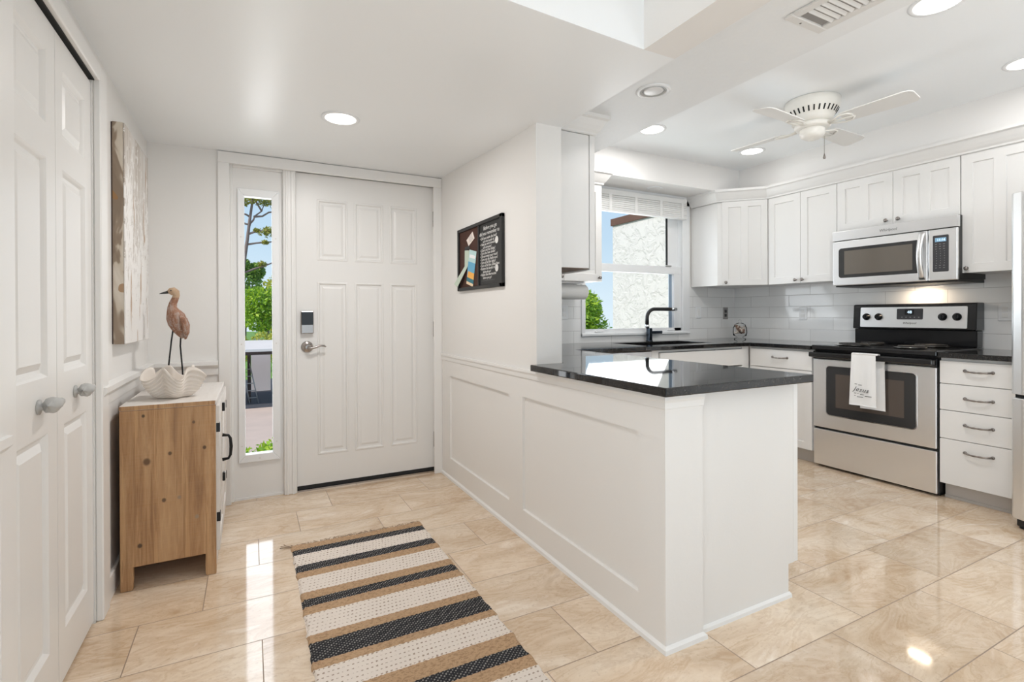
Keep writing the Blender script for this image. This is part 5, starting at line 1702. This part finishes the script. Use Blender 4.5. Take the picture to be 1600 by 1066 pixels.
def foliage(c, rad, n, size, squash=1.0, shell=0.45):
    vv, ff = [], []
    for _ in range(n):
        d = Vector((random.gauss(0, 1), random.gauss(0, 1), random.gauss(0, 1))).normalized()
        q = rad * (shell + (1 - shell) * random.random() ** 0.5)
        p = Vector(c) + Vector((d.x * q, d.y * q, d.z * q * squash))
        a = Vector((random.gauss(0, 1), random.gauss(0, 1), random.gauss(0, 1))).normalized()
        b = a.orthogonal().normalized()
        s = size * random.uniform(0.6, 1.3)
        k = len(vv)
        vv += [p - a * s, p + b * s * 0.45, p + a * s, p - b * s * 0.45]
        ff.append((k, k + 1, k + 2, k + 3))
    return vv, ff
def tree(name, label, base, h, blobs, mat, n, size, trunk_r=0.15, group='trees outside the windows'):
    r_ = thing(name, label, 'tree', base, group)
    b = Vector(base)
    tp = blobs[0][0]
    t_ = MB().tube([b, b.lerp(Vector((tp[0], tp[1], tp[2])), 0.5) + Vector((0.1, 0, 0)), Vector(tp)], [trunk_r, trunk_r * 0.8, trunk_r * 0.4], 8)
    for c, rd in blobs[1:]:
        t_.tube([b.lerp(Vector(tp), 0.55), Vector(c)], [trunk_r * 0.5, trunk_r * 0.2], 6)
    obj('trunk', t_, 'bark', r_)
    m = MB()
    for c, rd in blobs:
        v_, f_ = foliage(c, rd, n, size)
        m.raw(v_, f_)
    obj('foliage', m, mat, r_)
    return r_
# behind the carport, seen in the sidelight
tree('shade_tree', 'bright green tree behind the carport roof', (1.1, 45, GZ), 6, [((1.3, 45, 2.0), 1.5), ((0.4, 45.5, 2.3), 1.2), ((2.1, 45, 1.4), 1.1), ((0.7, 45, 1.0), 1.2)], 'leaf', 900, 0.17, 0.12)
tree('shade_tree', 'dark green tree with a tall leafy crown left in the sidelight', (-0.5, 52, GZ), 8, [((-0.4, 52, 4.2), 1.5), ((-0.2, 52, 2.0), 1.9), ((0.5, 52, 5.2), 0.8), ((-0.7, 52, 5.6), 0.9)], 'leafd', 900, 0.19, 0.16)
tree('shade_tree', 'yellowish distant tree at the right of the sidelight', (3.4, 62, GZ), 8, [((3.2, 62, 3.4), 2.4), ((3.4, 62, 0.6), 2.2)], 'leafy', 800, 0.28, 0.2)
for i, (x, y) in enumerate(((-0.75, 38.6), (0.75, 41.0), (1.75, 38.4), (3.0, 41))):
    r_ = thing('shrub', ['yellow green shrub at the left behind the carport roof', 'yellow green shrub behind the yucca', 'yellow green shrub at the right behind the carport roof', 'yellow green shrub past the right edge of the sidelight'][i], 'shrub', (x, y, GZ), 'shrubs behind the carport')
    m = MB()
    v_, f_ = foliage((x, y, GZ + 1.6), 0.8, 700, 0.12, 1.4)
    m.raw(v_, f_)
    obj('foliage', m, 'leafy', r_)
    obj('stem', MB().tube([(x, y, GZ), (x, y, GZ + 1.2)], 0.06, 6), 'bark', r_)
yc = MB()
for i in range(60):
    a, e_ = random.uniform(0, 2 * PI), random.uniform(0.1, 1.4)
    d = Vector((math.cos(a) * math.cos(e_), math.sin(a) * math.cos(e_), math.sin(e_)))
    s_ = d.cross(Vector((0, 0, 1))).normalized() * 0.045
    p0 = Vector((0.45, 36.0, GZ + 1.65))
    yc.raw([p0 - s_ * 0.6, p0 + s_ * 0.6, p0 + d * 0.4 + s_, p0 + d * 0.85, p0 + d * 0.4 - s_], [(0, 1, 2, 3, 4)])
yc.tube([(0.45, 36.0, GZ), (0.45, 36.0, GZ + 1.7)], 0.09, 8)
tag(obj('yucca', yc, 'yucca', None, (0.45, 36.0, GZ)), 'pale spiky yucca just above the carport roof', 'plant')
# tall pine, bare limbs with needle tufts
pn = thing('pine_tree', 'tall pine with bare dark limbs and needle tufts against the sky', 'tree', (-0.45, 30, GZ), 'trees outside the windows')
def P(u, v, y=30.0):                               # a point of the pine given by its bearing and height from the doorway
    d = fw + rt * ((u - 800) / F_PX) - up * ((v - CY) / F_PX)
    return Vector((0, 0, CAM_Z)) + d * (y / d.y)
tk = MB()
tk.tube([(-0.9, 30, GZ), P(378, 430), P(386, 378), P(390, 345), P(394, 318), P(395, 290)], [0.14, 0.10, 0.08, 0.07, 0.055, 0.03], 8)
limbs = [[P(387, 382), P(400, 380), P(412, 379), P(426, 378)], [P(388, 366), P(402, 361), P(416, 361), P(430, 356)], [P(390, 350), P(396, 344), P(398, 338), P(409, 330), P(413, 318)],
         [P(396, 339), P(410, 338), P(420, 332), P(430, 331)], [P(391, 339), P(384, 335), P(376, 333)], [P(409, 330), P(404, 322), P(398, 312)], [P(382, 426), P(398, 420), P(412, 416), P(428, 410)], [P(392, 352), P(384, 350), P(376, 346)]]
for lb in limbs:
    tk.tube(lb, [0.06, 0.05, 0.045, 0.035, 0.02][:len(lb)], 6)
obj('trunk', tk, 'bark', pn)
m = MB()
for (u, v, rd) in ((386, 311, 0.5), (402, 312, 0.6), (412, 310, 0.5), (416, 364, 0.45), (422, 361, 0.4), (401, 360, 0.16), (414, 379, 0.18), (420, 318, 0.4), (424, 305, 0.5), (410, 413, 0.25), (395, 300, 0.7), (378, 318, 0.3)):
    v_, f_ = foliage(P(u, v), rd, 130, 0.09, 0.6, 0.1)
    m.raw(v_, f_)
obj('needles', m, 'needle', pn)
# leafy tree and low bush near the building
tree('garden_tree', 'bright green tree left of the stucco wing in the kitchen window', (7.6, 11.6, GZ), 4, [((7.7, 11.5, 1.0), 0.75), ((7.2, 11.7, 0.7), 0.75), ((8.4, 11.9, 0.9), 0.7), ((7.8, 11.6, 0.2), 0.9), ((8.9, 12.4, 1.35), 0.5), ((6.6, 11.9, 0.6), 0.7), ((8.3, 12, -0.3), 0.8), ((8.7, 11.9, 0.3), 0.8), ((8.2, 11.6, 1.15), 0.55)], 'leaf', 900, 0.08, 0.08)
r_ = thing('hedge_bush', 'leafy bush at the bottom of the sidelight view', 'shrub', (0.24, 8.2, GZ))
m = MB()
for c, rd in (((0.42, 8.2, -1.00), 0.36), ((0.12, 8.3, -1.10), 0.34), ((-0.12, 8.2, -1.14), 0.34), ((0.2, 8.2, -1.5), 0.5), ((0.15, 8.2, -2.0), 0.6)):
    v_, f_ = foliage(c, rd, 420, 0.055, 1.0)
    m.raw(v_, f_)
obj('foliage', m, 'leaf', r_)
obj('stem', MB().tube([(0.15, 8.2, GZ), (0.15, 8.2, -1.7)], 0.04, 6), 'bark', r_)
# leafy boundary hedge running off to the left beyond the carport
hb_ = MB()
for i in range(14):
    v_, f_ = foliage((-3.6 - i * 1.9, 49 + (i % 3) * 0.7, GZ + 2.3 + (i % 4) * 0.5), 2.1, 420, 0.24, 1.2)
    hb_.raw(v_, f_)
hb_.box(-30, -2.6, 49.2, 49.6, GZ, GZ + 2.0)
h_ = obj('hedge', hb_, 'leafd', None, (-16, 49.4, GZ))
tag(h_, 'deep green boundary hedge far behind and left of the carport', 'hedge')
